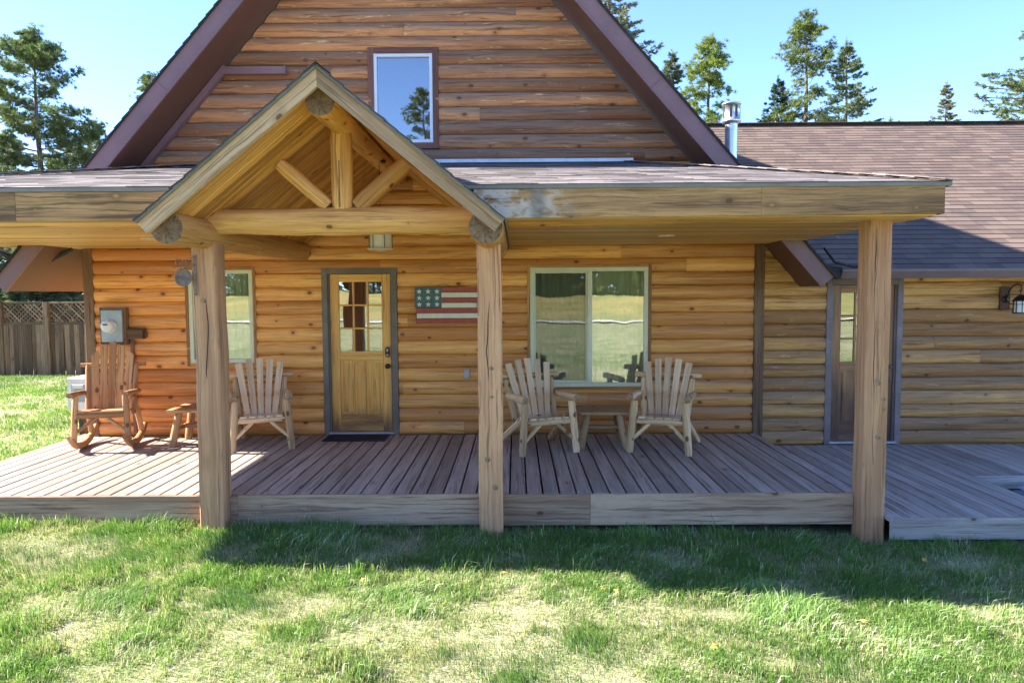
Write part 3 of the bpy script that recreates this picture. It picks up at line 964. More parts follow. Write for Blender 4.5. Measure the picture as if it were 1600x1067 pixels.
# ---- gabled entry roof
GY0 = -3.82
GEX = 1.40
Lg = math.hypot(GEX, GEX * GS); gc_, gs_ = GEX / Lg, GEX * GS / Lg
mbS = MB(); mbC = MB()
for sd_ in (-1, 1):
    n = int(Lg / .13) + 1
    for k in range(n):
        s0 = k * .13; s1 = min(Lg + .02, s0 + .137)
        def pt(s_, h): return (GX + sd_ * (gc_ * s_ + gs_ * h), GZ - gs_ * s_ + gc_ * h)
        y = GY0 - .03
        while y < -.1:
            ye = min(-.08, y + random.choice((.17, .24, .31)))
            h = random.uniform(.010, .018); rv = mbS.rnd()
            dy = random.uniform(0, .012) if y < GY0 else 0
            p0 = pt(s0, .012); p1 = pt(s1, h + .006); p2 = pt(s1, .008)
            mbS.add([(p0[0], y - dy, p0[1]), (p0[0], ye, p0[1]), (p1[0], ye, p1[1]), (p1[0], y - dy, p1[1])], [(0, 1, 2, 3)],
                    [(y, s0, 0), (ye, s0, 0), (ye, s0 + .129, 0), (y, s0 + .129, 0)], rv)
            mbS.add([(p1[0], y - dy, p1[1]), (p1[0], ye, p1[1]), (p2[0], ye, p2[1]), (p2[0], y - dy, p2[1])], [(0, 1, 2, 3)],
                    [(y, s0 + .12, 0), (ye, s0 + .12, 0), (ye, s0 + .129, 0), (y, s0 + .129, 0)], rv)
            if y < GY0:
                q0 = pt(s0, 0)
                mbS.add([(p0[0], y - dy, p0[1]), (p1[0], y - dy, p1[1]), (p2[0], y - dy, p2[1]), (q0[0], y - dy, q0[1])], [(0, 1, 2, 3)], [(0, s0, 0)] * 4, rv)
            y = ye
    # sheathing
    a = pt(0, .008); b = pt(Lg, .008); c2 = pt(Lg, -.055); d2 = (GX, GZ - .065)
    poly = [(GX, GZ + .004), b, c2, d2]
    if sd_ > 0: poly = poly[::-1]
    mbC.prism_y(poly, GY0 + .045, -.06)
    # ceiling boards run up the slope
    y = GY0 + .05
    while y < -.14:
        w = .105
        p = pt(.02 + (0 if sd_ < 0 else .0), -.068); q = pt(Lg - .02, -.068)
        mbC.bar((p[0], y + w / 2, p[1]), (q[0], y + w / 2, q[1]), w - .002, .018, (sd_ * gs_, 0, gc_), .005, wz=-.1)
        y += w
mb = mbS
for k in range(22):
    y0 = GY0 - .04 + k * .17
    if y0 > -.2: break
    for sd_ in (-1, 1):
        mb.add([(GX, y0, GZ + .030), (GX, y0 + .18, GZ + .020), (GX + sd_ * .11, y0 + .18, GZ + .020 - .09), (GX + sd_ * .11, y0, GZ + .030 - .088)], [(0, 1, 2, 3)],
               [(0, 0, 0), (.1, 0, 0), (.1, .1, 0), (0, .1, 0)], mb.rnd())
cp(mb, 'entry_roof', 'shA', label='grey shingles on the small gabled entry roof')
cp(mbC, 'entry_ceiling', 'ceil', label='varnished board ceiling inside the entry gable')
for sd_ in (-1, 1):
    def pt(s_, h): return (GX + sd_ * (gc_ * s_ + gs_ * h), GZ - gs_ * s_ + gc_ * h)
    mb = MB()
    a = pt(0, .0); b = pt(Lg + .01, .0); c2 = pt(Lg + .01, -.115); d2 = (GX + sd_ * .001, GZ - .115 / gc_)
    poly = [(GX + sd_ * .001, GZ), b, c2, d2]
    rv = mb.rnd()
    # board with grain along the slope
    for yy, rev in ((GY0, 0), (GY0 + .04, 1)):
        vs = [(x, yy, z) for x, z in poly]
        fs = (0, 1, 2, 3) if (rev == (sd_ < 0)) else (3, 2, 1, 0)
        mb.add(vs, [fs], [(0, 0, 0), (Lg, 0, 0), (Lg, .125, 0), (0, .125, 0)], rv)
    for i in range(4):
        p = poly[i]; q = poly[(i + 1) % 4]
        mb.add([(p[0], GY0, p[1]), (p[0], GY0 + .04, p[1]), (q[0], GY0 + .04, q[1]), (q[0], GY0, q[1])], [(0, 1, 2, 3)], [(0, 0, 0), (0, .04, 0), (1.8, .04, 0), (1.8, 0, 0)], rv)
    cp(mb, 'rake_board', 'rake')
    mb = MB()
    p = pt(.0, .002); q = pt(Lg + .015, .002)
    mb.bar((p[0], GY0 - .014, p[1]), (q[0], GY0 - .014, q[1]), .026, .024, (sd_ * gs_, 0, gc_), .001)
    cp(mb, 'drip_edge', 'edge')

# log frame of the entry
PX1, PX2, PX3 = -2.73, -.235, 3.172
mb = MB(); mb.log((PX1, -3.72, 2.36), (PX1, -.12, 2.385), .132, .118, seg=20, wob=.05, dome=.03); cp(mb, 'purlin_log', ['beam', 'end'])
mb = MB(); mb.log((PX2, -3.74, 2.35), (PX2, -.12, 2.385), .136, .118, seg=20, wob=.05, dome=.03); cp(mb, 'purlin_log', ['beam', 'end'])
mb = MB(); mb.log((GX - .01, -3.70, 3.325), (GX + .02, -.10, 3.32), .12, .10, seg=18, wob=.05, dome=.04, wz=-.15); cp(mb, 'ridge_log', ['ceil', 'end'])
mb = MB(); mb.log((PX1 + .06, -3.0, 2.475), (PX2 - .06, -3.0, 2.465), .115, .125, seg=20, wob=.12, wz=.05); cp(mb, 'tie_beam', ['beam', 'end'])
mb = MB(); mb.log((GX - .015, -3.0, 2.57), (GX - .02, -3.0, 3.27), .098, .092, seg=16, wob=.07, wz=.02)
mb.box(GX - .022, GX - .016, -3.103, -3.09, 2.58, 2.98, axis='z', ch=0, mi=1)
cp(mb, 'king_post', ['beam', 'end'])
for a, b, r in (((-2.06, -3.0, 2.97), (-1.635, -3.0, 2.60), .062), ((-.95, -3.0, 2.97), (-1.385, -3.0, 2.59), .078)):
    mb = MB(); mb.log(a, b, r, r * 1.08, seg=14, wob=.08, wz=-.05); cp(mb, 'brace', ['beam', 'endlight'])

# porch posts
for px, zt, zb, w, jt in ((PX1, 2.29, -.5, .215, .03), (PX2, 2.26, -.5, .212, .012), (PX3, 2.475, -.6, .205, .006)):
    mb = MB()
    mb.bar((px, -2.95, zb), (px, -2.95, zt), w, w, (0, 1, 0), .012, nseg=26, jit=jt, wz=-.02 if px < 3 else -.1)
    # long drying crack
    x = px + random.uniform(-.02, .03)
    pts = []
    for i in range(22):
        z = zb + .9 + (zt - zb - 1.0) * i / 21
        x += random.uniform(-.011, .011)
        pts.append((x, -2.95 - w / 2 + .0015, z))
    tube(mb, pts, .0022, 5, mi=1, rr=[.0036 * math.sin(math.pi * (i + .5) / 22) ** .5 + .0004 for i in range(22)])
    # proud pale knots
    for i in range(5):
        kz = random.uniform(.1, 2.1); kx = px + random.uniform(-.06, .07)
        lathe(mb, [(random.uniform(.018, .032), 0), (.014, .006), (.001, .008)], (kx, -2.95 - w / 2 + .001, kz), 'y', 12, mi=2)
    cp(mb, 'porch_post', ['post', 'rubber', 'endlight'])


# ------------------------------------------------------------------ windows and doors
def pane(name, x0, x1, z0, z1, y, parent, th=.004):
    mb = MB()
    mb.quad([(x0, y, z0), (x1, y, z0), (x1, y, z1), (x0, y, z1)])
    return mb.build(name, 'glass', parent)


def frame_boxes(mb, x0, x1, z0, z1, w, y0, y1, wb=None):
    wb = wb or w
    mb.box(x0, x0 + w, y0, y1, z0, z1, axis='z')
    mb.box(x1 - w, x1, y0, y1, z0, z1, axis='z')
    mb.box(x0 + w, x1 - w, y0 + .001, y1, z1 - w, z1, axis='x')
    mb.box(x0 + w, x1 - w, y0 + .001, y1, z0, z0 + wb, axis='x')


def curtain_mesh(x0, x1, z0, z1, y, step=.09, amp=.022):
    mb = MB(); n = max(2, int((x1 - x0) / (step / 4)))
    rv = mb.rnd()
    for i in range(n):
        a = x0 + (x1 - x0) * i / n; b = x0 + (x1 - x0) * (i + 1) / n
        ya = y + amp * math.sin(a / step * 2 * math.pi) ; yb2 = y + amp * math.sin(b / step * 2 * math.pi)
        mb.add([(a, ya, z0), (b, yb2, z0), (b, yb2, z1), (a, ya, z1)], [(0, 1, 2, 3)], [(0, 0, 0)] * 4, rv, 0, True)
    return mb


def window(x0, x1, z0, z1, frame_mat, casing_mat, cw, slider=False, label=None, curtain=True, fw=.05):
    mb = MB(); frame_boxes(mb, x0 - cw, x1 + cw, z0 - cw, z1 + cw, cw, -.052, .02)
    cas = cp(mb, 'window', casing_mat, label=label)
    mb = MB(); frame_boxes(mb, x0, x1, z0, z1, fw, -.045, .06)
    if slider:
        xm = (x0 + x1) / 2 + .005
        mb.box(xm - .025, xm + .035, -.04, .05, z0 + fw, z1 - fw, axis='z')
    fr = mb.build('frame', frame_mat, cas)
    # dark room box behind
    mb = MB()
    mb.box(x0 - .1, x1 + .1, .75, .8, z0 - .1, z1 + .1, ch=0)
    mb.box(x0 - .1, x1 + .1, .13, .75, z1 + .06, z1 + .1, ch=0)
    mb.box(x0 - .1, x1 + .1, .13, .75, z0 - .1, z0 - .06, ch=0)
    mb.box(x0 - .1, x0 - .06, .13, .75, z0 - .06, z1 + .06, axis='y', ch=0)
    mb.box(x1 + .06, x1 + .1, .13, .75, z0 - .06, z1 + .06, axis='y', ch=0)
    mb.build('room', 'room', cas)
    if curtain:
        curtain_mesh(x0 + .02, x1 - .02, z0 + .03, z1 - .02, .10).build('curtain', 'curtain', cas)
    if slider:
        # inner sash on the left sits deeper behind a screen
        mb = MB(); frame_boxes(mb, x0 + fw, xm - .025, z0 + fw, z1 - fw, .022, -.012, .03, .035)
        mb.box(xm - .055, xm - .04, -.02, -.012, (z0 + z1) / 2 - .02, (z0 + z1) / 2 + .02, axis='z')
        mb.build('sash', frame_mat, cas)
        pane('pane', x0 + fw + .02, xm - .045, z0 + fw + .03, z1 - fw - .02, .018, cas)
        mb = MB(); mb.quad([(x0 + fw + .02, -.006, z0 + fw + .03), (xm - .045, -.006, z0 + fw + .03), (xm - .045, -.006, z1 - fw - .02), (x0 + fw + .02, -.006, z1 - fw - .02)])
        mb.build('screen', 'screen', cas)
        pane('pane', xm + .035, x1 - fw, z0 + fw, z1 - fw, -.01, cas)
    else:
        pane('pane', x0 + fw, x1 - fw, z0 + fw, z1 - fw, -.008, cas)
    return cas


window(.18, 1.705, .62, 2.165, 'vinyl', 'trim', .04, True, 'wide almond framed sliding window on the porch')
window(-4.246, -3.41, .955, 2.16, 'vinyl', 'trim', .04, False, 'narrow almond framed window left of the door')
window(-1.79, -1.045, 3.76, 4.87, 'vinylw', 'redtrim', .075, False, 'single window high in the gable', curtain=False, fw=.04)


def door(x0, x1, z0, z1, mat, case_mat, wzf, label, cols=3, yd=.0):
    """x0..x1, z0..z1 = outside of casing"""
    cw = .075
    mb = MB()
    mb.box(x0, x0 + cw, -.055, .05, z0, z1, axis='z', ch=.005)
    mb.box(x1 - cw, x1, -.055, .05, z0, z1, axis='z', ch=.005)
    mb.box(x0 + cw, x1 - cw, -.054, .05, z1 - cw, z1, ch=.005)
    # stepped brick mould inside
    mb.box(x0 + cw, x0 + cw + .018, -.028, .05, z0, z1 - cw, axis='z', ch=.003)
    mb.box(x1 - cw - .018, x1 - cw, -.028, .05, z0, z1 - cw, axis='z', ch=.003)
    root = cp(mb, 'door', case_mat, label=label)
    s0, s1 = x0 + cw + .02, x1 - cw - .02
    b0, t1 = z0 + .045, z1 - cw - .004
    W = s1 - s0; yb0, yb1 = .0, .044
    st = .115
    mb = MB()
    rv = (.5, .5, .3)
    def bx(xa, xb, za, zb, ax, ya=yb0, yb=yb1, ch=.004):
        # colour darkens down the leaf towards the threshold
        if ax == 'z':
            n = 8
            a = Vector(((xa + xb) / 2, (ya + yb) / 2, za)); rings = []
            pts = [(xa + ch, ya), (xb - ch, ya), (xb, ya + ch), (xb, yb), (xa, yb), (xa, ya + ch)]
            vs = []; gs = []; fs = []
            for k in range(n + 1):
                z = za + (zb - za) * k / n
                for px, py in pts + pts[:1]:
                    vs.append((px, py, z)); gs.append((z, px + py, wzf(z)))
            m = len(pts) + 1
            for k in range(n):
                for i in range(m - 1):
                    q = k * m + i; fs.append((q, q + 1, q + 1 + m, q + m))
            rr = (random.uniform(.35, .65), random.uniform(.35, .65), random.random())
            mb.add(vs, fs, gs, rr)
            mb.add([(px, py, zb) for px, py in pts], [tuple(range(6))], [(0, 0, wzf(zb))] * 6, rr)
            mb.add([(px, py, za) for px, py in pts], [tuple(range(6))[::-1]], [(0, 0, wzf(za))] * 6, rr)
        else:
            mb.box(xa, xb, ya, yb, za, zb, axis='x', ch=ch, wz=wzf((za + zb) / 2), rv=(random.uniform(.35, .65), .5, random.random()))
    H = t1 - b0
    zm0 = b0 + H * .455; zm1 = zm0 + .115   # lock rail
    bx(s0, s0 + st, b0, t1, 'z'); bx(s1 - st, s1, b0, t1, 'z')
    bx(s0 + st, s1 - st, t1 - .10, t1, 'x', yb0 + .001)
    bx(s0 + st, s1 - st, zm0, zm1, 'x', yb0 + .001)
    bx(s0 + st, s1 - st, b0, b0 + .22, 'x', yb0 + .001)
    xc = (s0 + s1) / 2
    bx(xc - .055, xc + .055, b0 + .22, zm0, 'z', yb0 + .0015)
    for xa, xb in ((s0 + st, xc - .055), (xc + .055, s1 - st)):
        bx(xa, xb, b0 + .22, zm0, 'z', .018, .036)
        bx(xa + .035, xb - .035, b0 + .255, zm0 - .035, 'z', .008, .03, .008)
    # muntins
    gx0, gx1, gz0, gz1 = s0 + st, s1 - st, zm1, t1 - .10
    for i in range(1, cols):
        x = gx0 + (gx1 - gx0) * i / cols
        bx(x - .012, x + .012, gz0, gz1, 'z', .004, .04)
    for i in range(1, 3):
        z = gz0 + (gz1 - gz0) * i / 3
        bx(gx0, gx1, z - .012, z + .012, 'x', .006, .038)
    slab = mb.build('slab', mat, root)
    slab['label'] = 'varnished door leaf darkened towards the threshold'
    mb = MB()
    for i in range(cols):
        for j in range(3):
            xa = gx0 + (gx1 - gx0) * i / cols + (.012 if i else 0); xb = gx0 + (gx1 - gx0) * (i + 1) / cols - (.012 if i < cols - 1 else 0)
            za = gz0 + (gz1 - gz0) * j / 3 + (.012 if j else 0); zb = gz0 + (gz1 - gz0) * (j + 1) / 3 - (.012 if j < 2 else 0)
            tl = random.uniform(-.0015, .0015); tm = random.uniform(-.0015, .0015)
            mb.quad([(xa, .022 + tl, za), (xb, .022 - tl, za + 0), (xb, .022 - tl + tm, zb), (xa, .022 + tl + tm, zb)])
    mb.build('pane', 'glass', root)
    mb = MB()
    mb.box(x0 + cw - .01, x1 - cw + .01, -.07, .05, z0 + .012, z0 + .042, ch=.006)
    mb.build('sill', 'alum', root)
    mb = MB(); mb.box(x0, x1, .5, .55, z0, z1, ch=0)
    mb.box(x0, x1, .06, .5, z1, z1 + .03, ch=0); mb.box(x0 - .03, x0, .06, .5, z0, z1, axis='y', ch=0); mb.box(x1, x1 + .03, .06, .5, z0, z1, axis='y', ch=0)
    mb.build('room', 'room', root)
    return root, s0, s1


r1, s0, s1 = door(-2.515, -1.54, 0.0, 2.175, 'door', 'caseA', lambda z: -.42 + 1.15 * max(0, min(1, (.95 - z) / .95)) ** 1.4, 'yellow varnished front door with nine panes')
hx = s1 - .045
mb = MB()
lathe(mb, [(.033, 0), (.033, .008), (.014, .012), (.012, .035), (.027, .04), (.031, .055), (.026, .07), (.001, .074)], (hx, .0, .90), 'y', 20)
mb.build('knob', 'bronze', r1)
mb = MB()
pts = []
for i in range(20):
    a = 2 * math.pi * i / 20
    pts.append((hx + .03 * math.copysign(abs(math.cos(a)) ** .7, math.cos(a)), 1.085 + .068 * math.copysign(abs(math.sin(a)) ** .7, math.sin(a))))
mb.prism_y(pts, -.028, .002)
kp = mb.build('keypad', 'bronze', r1)
mb = MB(); mb.box(hx - .012, hx + .012, -.036, -.027, 1.09, 1.13); mb.build('keypad_cover', 'greybox', kp)
mb = MB(); lathe(mb, [(.016, .028), (.014, .04), (.001, .041)], (hx, 0, 1.045), 'y', 16); mb.build('lock_cylinder', 'alum', kp)

r2, s0, s1 = door(4.0, 4.985, -.155, 1.995, 'door2', 'caseB', lambda z: -.30 + .85 * max(0, min(1, (1.55 - z) / 1.2)), 'brown weathered side door of the wing')
hx = s1 - .05
for z, r in ((.70, .03), (.86, .03)):
    mb = MB(); lathe(mb, [(r, 0), (r, .008), (.014, .012), (.012, .03), (r * .9, .04), (r * .9, .055), (.001, .066)], (hx, .0, z), 'y', 20)
    mb.build('knob', 'rust', r2)

# ------------------------------------------------------------------ decks
DF = -2.90
deck = thing('porch_deck', 'raised porch deck of weathered boards in front of the log wall', 'deck', (0, 0, -.3))


def dpart(mb, name, mats, par=None, label=None):
    o = mb.build(name, mats, par or deck)
    o.location = (0, 0, .3)
    if label: o['label'] = label
    return o


mb = MB()
x = -5.74; k = 0
while x < 3.0:
    w = .137 + random.uniform(-.003, .002)
    if x > -5.58: y1 = -.052
    else: y1 = .25
    dz = random.uniform(-.0015, .0015)
    rv = mb.rnd()
    wz = -.05 + .1 * (x > -1.5)
    mb.bar((x + w / 2, DF + .042, -.019 + dz), (x + w / 2, y1, -.019 + dz + random.uniform(-.001, .001)), w, .038, (0, 0, 1), .005, wz=wz, rv=rv)
    # screws
    x += .1535
dpart(mb, 'boards', 'deck')
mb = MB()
mb.quad([(-5.7, DF + .05, -.045), (3.1, DF + .05, -.045), (3.1, -.0, -.045), (-5.7, 0, -.045)])  # near-black sheet painting shade into the board gaps; joist bars follow
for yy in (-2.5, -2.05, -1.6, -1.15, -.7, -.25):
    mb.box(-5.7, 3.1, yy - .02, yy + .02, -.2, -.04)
dpart(mb, 'dark_underdeck', 'rubber')
mb = MB()
for xa, xb, dz in ((-5.76, PX1 - .11, .0), (PX1 + .1, PX1 + .17, -.004), (PX1 + .172, PX2 - .107, .003), (PX2 + .106, .665, -.003), (.668, PX3 - .11, -.002)):
    mb.bar((xa, DF + .02, -.143 + dz), (xb, DF + .02, -.143 + dz), .038, .286, (0, 0, 1), .004, wz=.0, nseg=4)
mb.bar((-5.765, DF + .04, -.143), (-5.765, .25, -.143), .036, .286, (0, 0, 1), .004)
dpart(mb, 'rim_board', 'rim')
mb = MB()
mb.box(3.02, 3.10, DF + .042, -.055, -.038, .001, axis='y', ch=.004, wz=.1)
mb.box(3.085, 3.12, DF + .02, -.055, -.24, -.04, axis='y', ch=.004, wz=.1)
dpart(mb, 'edge_board', 'lowdeck')

deck2 = thing('lower_deck', 'lower weathered grey deck along the side wing', 'deck', (5, -1.5, -.4))


def d2(mb, name, mats):
    o = mb.build(name, mats, deck2); o.location = (-5, 1.5, .4); return o


LF = -3.15
mb = MB()
x = 3.13
while x < 11.4:
    w = .139; dz = random.uniform(-.0015, .0015); zc = -.16 - .019 + dz
    wz = .05 + .25 * max(0, min(1, (x - 4) / 2))
    if 4.93 < x < 8.2:
        mb.bar((x + w / 2, -1.66, zc), (x + w / 2, -.052, zc), w, .038, (0, 0, 1), .005, wz=wz)
    else:
        mb.bar((x + w / 2, (LF + .04) if x > 3.27 else -2.83, zc), (x + w / 2, -.052, zc), w, .038, (0, 0, 1), .005, wz=wz)
    x += .150
d2(mb, 'boards', 'lowdeck')
mb = MB()
mb.box(3.285, 4.93, LF, LF + .038, -.35, -.161, ch=.004, wz=.1)
mb.box(8.2, 11.4, LF, LF + .038, -.40, -.161, ch=.004, wz=.1)
mb.box(4.92, 8.25, -1.70, -1.662, -.30, -.158, ch=.004, wz=.25)
mb.box(4.91, 4.93, LF + .04, -1.70, -.34, -.159, axis='y', ch=.004, wz=.2)
d2(mb, 'rim_board', 'lowdeck')
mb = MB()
mb.quad([(3.31, LF + .05, -.205), (4.9, LF + .05, -.205), (4.9, 0, -.205), (3.31, 0, -.205)])  # flat near-black sheets only, shade painted in below the lower boards
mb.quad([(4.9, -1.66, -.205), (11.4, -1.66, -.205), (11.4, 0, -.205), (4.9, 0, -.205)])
d2(mb, 'dark_underdeck', 'rubber')
mb = MB()
cvx, cvy = np.meshgrid(np.linspace(5.25, 8.1, 30), np.linspace(-3.1, -1.85, 14))
cz_ = -.245 + (fbm(cvx * 3, cvy * 3, 2) - .5) * .06
for j in range(13):
    for i in range(29):
        mb.add([(cvx[j + a, i + b], cvy[j + a, i + b], cz_[j + a, i + b]) for a, b in ((0, 0), (0, 1), (1, 1), (1, 0))], [(0, 1, 2, 3)], [(0, 0, 0)] * 4, (0, 0, 0), 0, True)
mb.box(5.23, 8.12, -3.12, -1.83, -.42, -.27, ch=.02)
tag(mb.build('cover', 'poolblue'), 'pale blue crinkled cover sunk in the opening of the lower deck', 'cover')

mb = MB()
mb.box(-2.44, -1.66, -.47, -.06, .004, .016, ch=.005)
for i in range(26):
    xx = -2.42 + i * .0292
    mb.box(xx, xx + .016, -.455, -.075, .0155, .020, axis='y', ch=.002)
tag(mb.build('door_mat', 'mat'), 'dark ribbed mat lying in front of the nine pane door', 'door mat')


# ------------------------------------------------------------------ log furniture
def log_part(name, mats, root, logs):
    mb = MB()
    for a, b, r in logs:
        mb.log(a, b, r, r * random.uniform(.9, 1.0), seg=12, step=.05, wob=.10, dome=.12, wz=random.uniform(-.1, .2))
    return mb.build(name, mats, root)


def slat(mb, a, b, w0, w1, th, up, rounded=True, wz=0.0):
    """tapering slat, with its far end cut round"""
    a = Vector(a); b = Vector(b); d = b - a; L = d.length; d.normalize(); up = Vector(up); up = (up - d * up.dot(d)).normalized(); sd = d.cross(up)
    rv = mb.rnd()
    prof = [(0, w0), (.5 * L, (w0 + w1) / 2), (L - w1 * .28, w1)]
    if rounded: prof += [(L - w1 * .10, w1 * .80), (L, w1 * .42)]
    else: prof += [(L, w1)]
    rings = []; us = []
    for u, w in prof:
        c = a + d * u; h = th / 2; x = w / 2; ch = .003
        rings.append([c + sd * p + up * q for p, q in ((-x + ch, -h), (x - ch, -h), (x, -h + ch), (x, h - ch), (x - ch, h), (-x + ch, h), (-x, h - ch), (-x, -h + ch))]); us.append(u)
    mb.sweep(rings, us, [0, w0, w0, w0 + th, w0 + th, 2 * w0 + th, 2 * w0 + th, 2 * w0 + 2 * th, 2 * w0 + 2 * th], wz, rv)


def log_chair(label, loc, rz, group):
    r = thing('log_chair', label, 'armchair', loc, rz, group)
    mats = ['chair', 'endlight']
    for s in (-1, 1):
        log_part('leg', mats, r, [((s * .335, -.31, 0), (s * .285, -.27, .60), .042)])
        log_part('leg', mats, r, [((s * .345, .52, .012), (s * .265, -.20, .42), .040)])
        log_part('armrest', mats, r, [((s * .315, -.37, .640), (s * .325, .20, .625), .044)])
        log_part('back_post', mats, r, [((s * .245, .12, .26), (s * .29, .36, .79), .038)])
        log_part('brace', mats, r, [((s * .31, -.29, .15), (s * .10, -.27, .345), .024)])
    log_part('back_rail', mats, r, [((-.40, .385, .83), (.40, .39, .83), .036)])
    log_part('seat_rail', mats, r, [((-.26, -.27, .365), (.26, -.27, .365), .036)])
    log_part('seat_rail', mats, r, [((-.24, .16, .30), (.24, .16, .30), .030)])
    mb = MB()
    for i in range(5):
        x = (i - 2) * .098
        slat(mb, (x, .20, .335), (x, -.325, .412), .092, .092, .022, (0, 0, 1), True, wz=.15)
    mb.build('seat', 'slat', r)
    mb = MB()
    for i in range(5):
        t_ = i - 2
        slat(mb, (t_ * .075, .125, .335), (t_ * .125, .42 - .012 * abs(t_), 1.04 - .014 * t_ * t_), .066, .080, .018, (0, -1, .25), False, wz=-.1)
    mb.build('backrest', 'slat', r)
    mb = MB(); mb.bar((-.21, .145, .36), (.21, .145, .36), .03, .05, (0, .0, 1)); mb.build('slat_rail', 'chair', r)
    return r


CG = 'log armchairs on the porch'
c1 = log_chair('pale log armchair with fanned slats between the left post and the nine pane door', (-3.10, -.72, 0), R(20), CG)
c2_ = log_chair('pale log armchair with fanned slats just right of the middle porch post', (.27, -.95, 0), R(20), CG)
c3_ = log_chair('pale log armchair with fanned slats nearest the dark corner board', (1.72, -.96, 0), R(-20), CG)


def side_table(label, loc, rz, w, d, h, group, mats=('table', 'endlight'), lr=.042):
    r = thing('log_table', label, 'side table', loc, rz, group)
    mb = MB()
    n = 4
    for i in range(n):
        y = -d / 2 + d * (i + .5) / n
        mb.bar((-w / 2, y, h - .018), (w / 2, y, h - .018), d / n - .003, .036, (0, 0, 1), .005, wz=.1 if i else -.1)
    mb.build('tabletop', mats[0], r)
    for sx in (-1, 1):
        for sy in (-1, 1):
            log_part('leg', list(mats), r, [((sx * (w / 2 - .03), sy * (d / 2 - .05), 0), (sx * (w / 2 - .11), sy * (d / 2 - .10), h - .04), lr)])
        log_part('cross_rail', list(mats), r, [((sx * (w / 2 - .075), -(d / 2 - .09), .21), (sx * (w / 2 - .075), d / 2 - .09, .21), .028)])
    log_part('stretcher', list(mats), r, [((-(w / 2 - .1), 0, .22), (w / 2 - .1, 0, .22), .032)])
    return r


TG = 'small log tables on the porch'
side_table('small log table between the two armchairs under the wide window', (1.02, -.77, 0), R(0), .60, .56, .45, TG)
side_table('small log table beside the tall rocking chair', (-3.86, -.48, 0), R(3), .74, .60, .46, TG, ('rocker', 'endlight'), .046)

# rocking chair
rc = thing('rocking_chair', 'tall honey coloured rocking chair with arched slat back on the sunlit end of the porch', 'rocking chair', (-4.98, -.70, 0), R(14))
RM = ['rocker', 'endlight']
for s in (-1, 1):
    pts = []; rr = []
    n = 16
    for i in range(n + 1):
        y = -.42 + .95 * i / n
        z = .044 + ((y - .02) ** 2) * .55 + (max(0, -y - .25) * .25)
        pts.append((s * .29, y, z)); rr.append(.030 + .014 * math.sin(math.pi * i / n))
    mb = MB(); tube(mb, pts, .04, 12, rr=rr); mb.build('rocker', 'rocker', rc)
    log_part('leg', RM, rc, [((s * .295, -.28, .09), (s * .265, -.25, .66), .036)])
    log_part('leg', RM, rc, [((s * .29, .36, .11), (s * .27, .16, .50), .034)])
    log_part('armrest', RM, rc, [((s * .30, -.36, .685), (s * .31, .20, .655), .034)])
    log_part('back_post', RM, rc, [((s * .255, .12, .38), (s * .275, .27, .98), .029)])
    log_part('brace', RM, rc, [((s * .285, -.27, .22), (s * .03, -.25, .42), .021)])
log_part('seat_rail', RM, rc, [((-.26, -.26, .43), (.26, -.26, .43), .036)])
mb = MB(); mb.bar((-.37, .325, .98), (.37, .325, .98), .04, .045, (0, 0, 1), .008); mb.build('back_rail', 'rocker', rc)
mb = MB(); mb.bar((-.21, .15, .43), (.21, .15, .43), .03, .05, (0, 0, 1), .008); mb.build('slat_rail', 'rocker', rc)
mb = MB()
for i in range(5):
    y = -.25 + i * .10
    mb.bar((-.25, y, .475 - i * .010), (.25, y, .475 - i * .010), .09, .022, (0, 0, 1), .005, wz=.1)
mb.build('seat', 'rocker', rc)
mb = MB()
for i in range(5):
    t_ = i - 2
    w = .086
    tops = [1.17, 1.235, 1.255, 1.235, 1.17]
    x0 = t_ * .083; x1 = t_ * .100; z1 = tops[i]
    a = Vector((x0, .128, .42)); yt = .128 + (z1 - .42) * .24
    th = .02
    lft = z1 - (.075 if t_ < 0 else (.0 if t_ == 0 else -.0)) ; rgt = z1 - (.075 if t_ > 0 else 0)
    if t_ == -1: lft = z1 - .035
    if t_ == 1: rgt = z1 - .035
    rv = mb.rnd()
    def P3(x, z, o): return (x, .128 + (z - .42) * .24 + o, z)
    A0, A1, B1, B0 = (x0 - .037, .42), (x0 + .037, .42), (x1 + w / 2 - .003, rgt), (x1 - w / 2 + .003, lft)
    f = [P3(*A0, 0), P3(*A1, 0), P3(*B1, 0), P3(*B0, 0)]; bk = [P3(*A0, th), P3(*A1, th), P3(*B1, th), P3(*B0, th)]
    gg = [(0, 0, -.1), (0, .08, -.1), (.8, .08, -.1), (.8, 0, -.1)]
    mb.add(f, [(0, 1, 2, 3)], gg, rv); mb.add(bk, [(3, 2, 1, 0)], gg, rv)
    for q in range(4):
        w2 = (q + 1) % 4
        mb.add([f[q], bk[q], bk[w2], f[w2]], [(0, 1, 2, 3)], [gg[q], gg[q], gg[w2], gg[w2]], rv)
mb.build('backrest', 'rocker', rc)

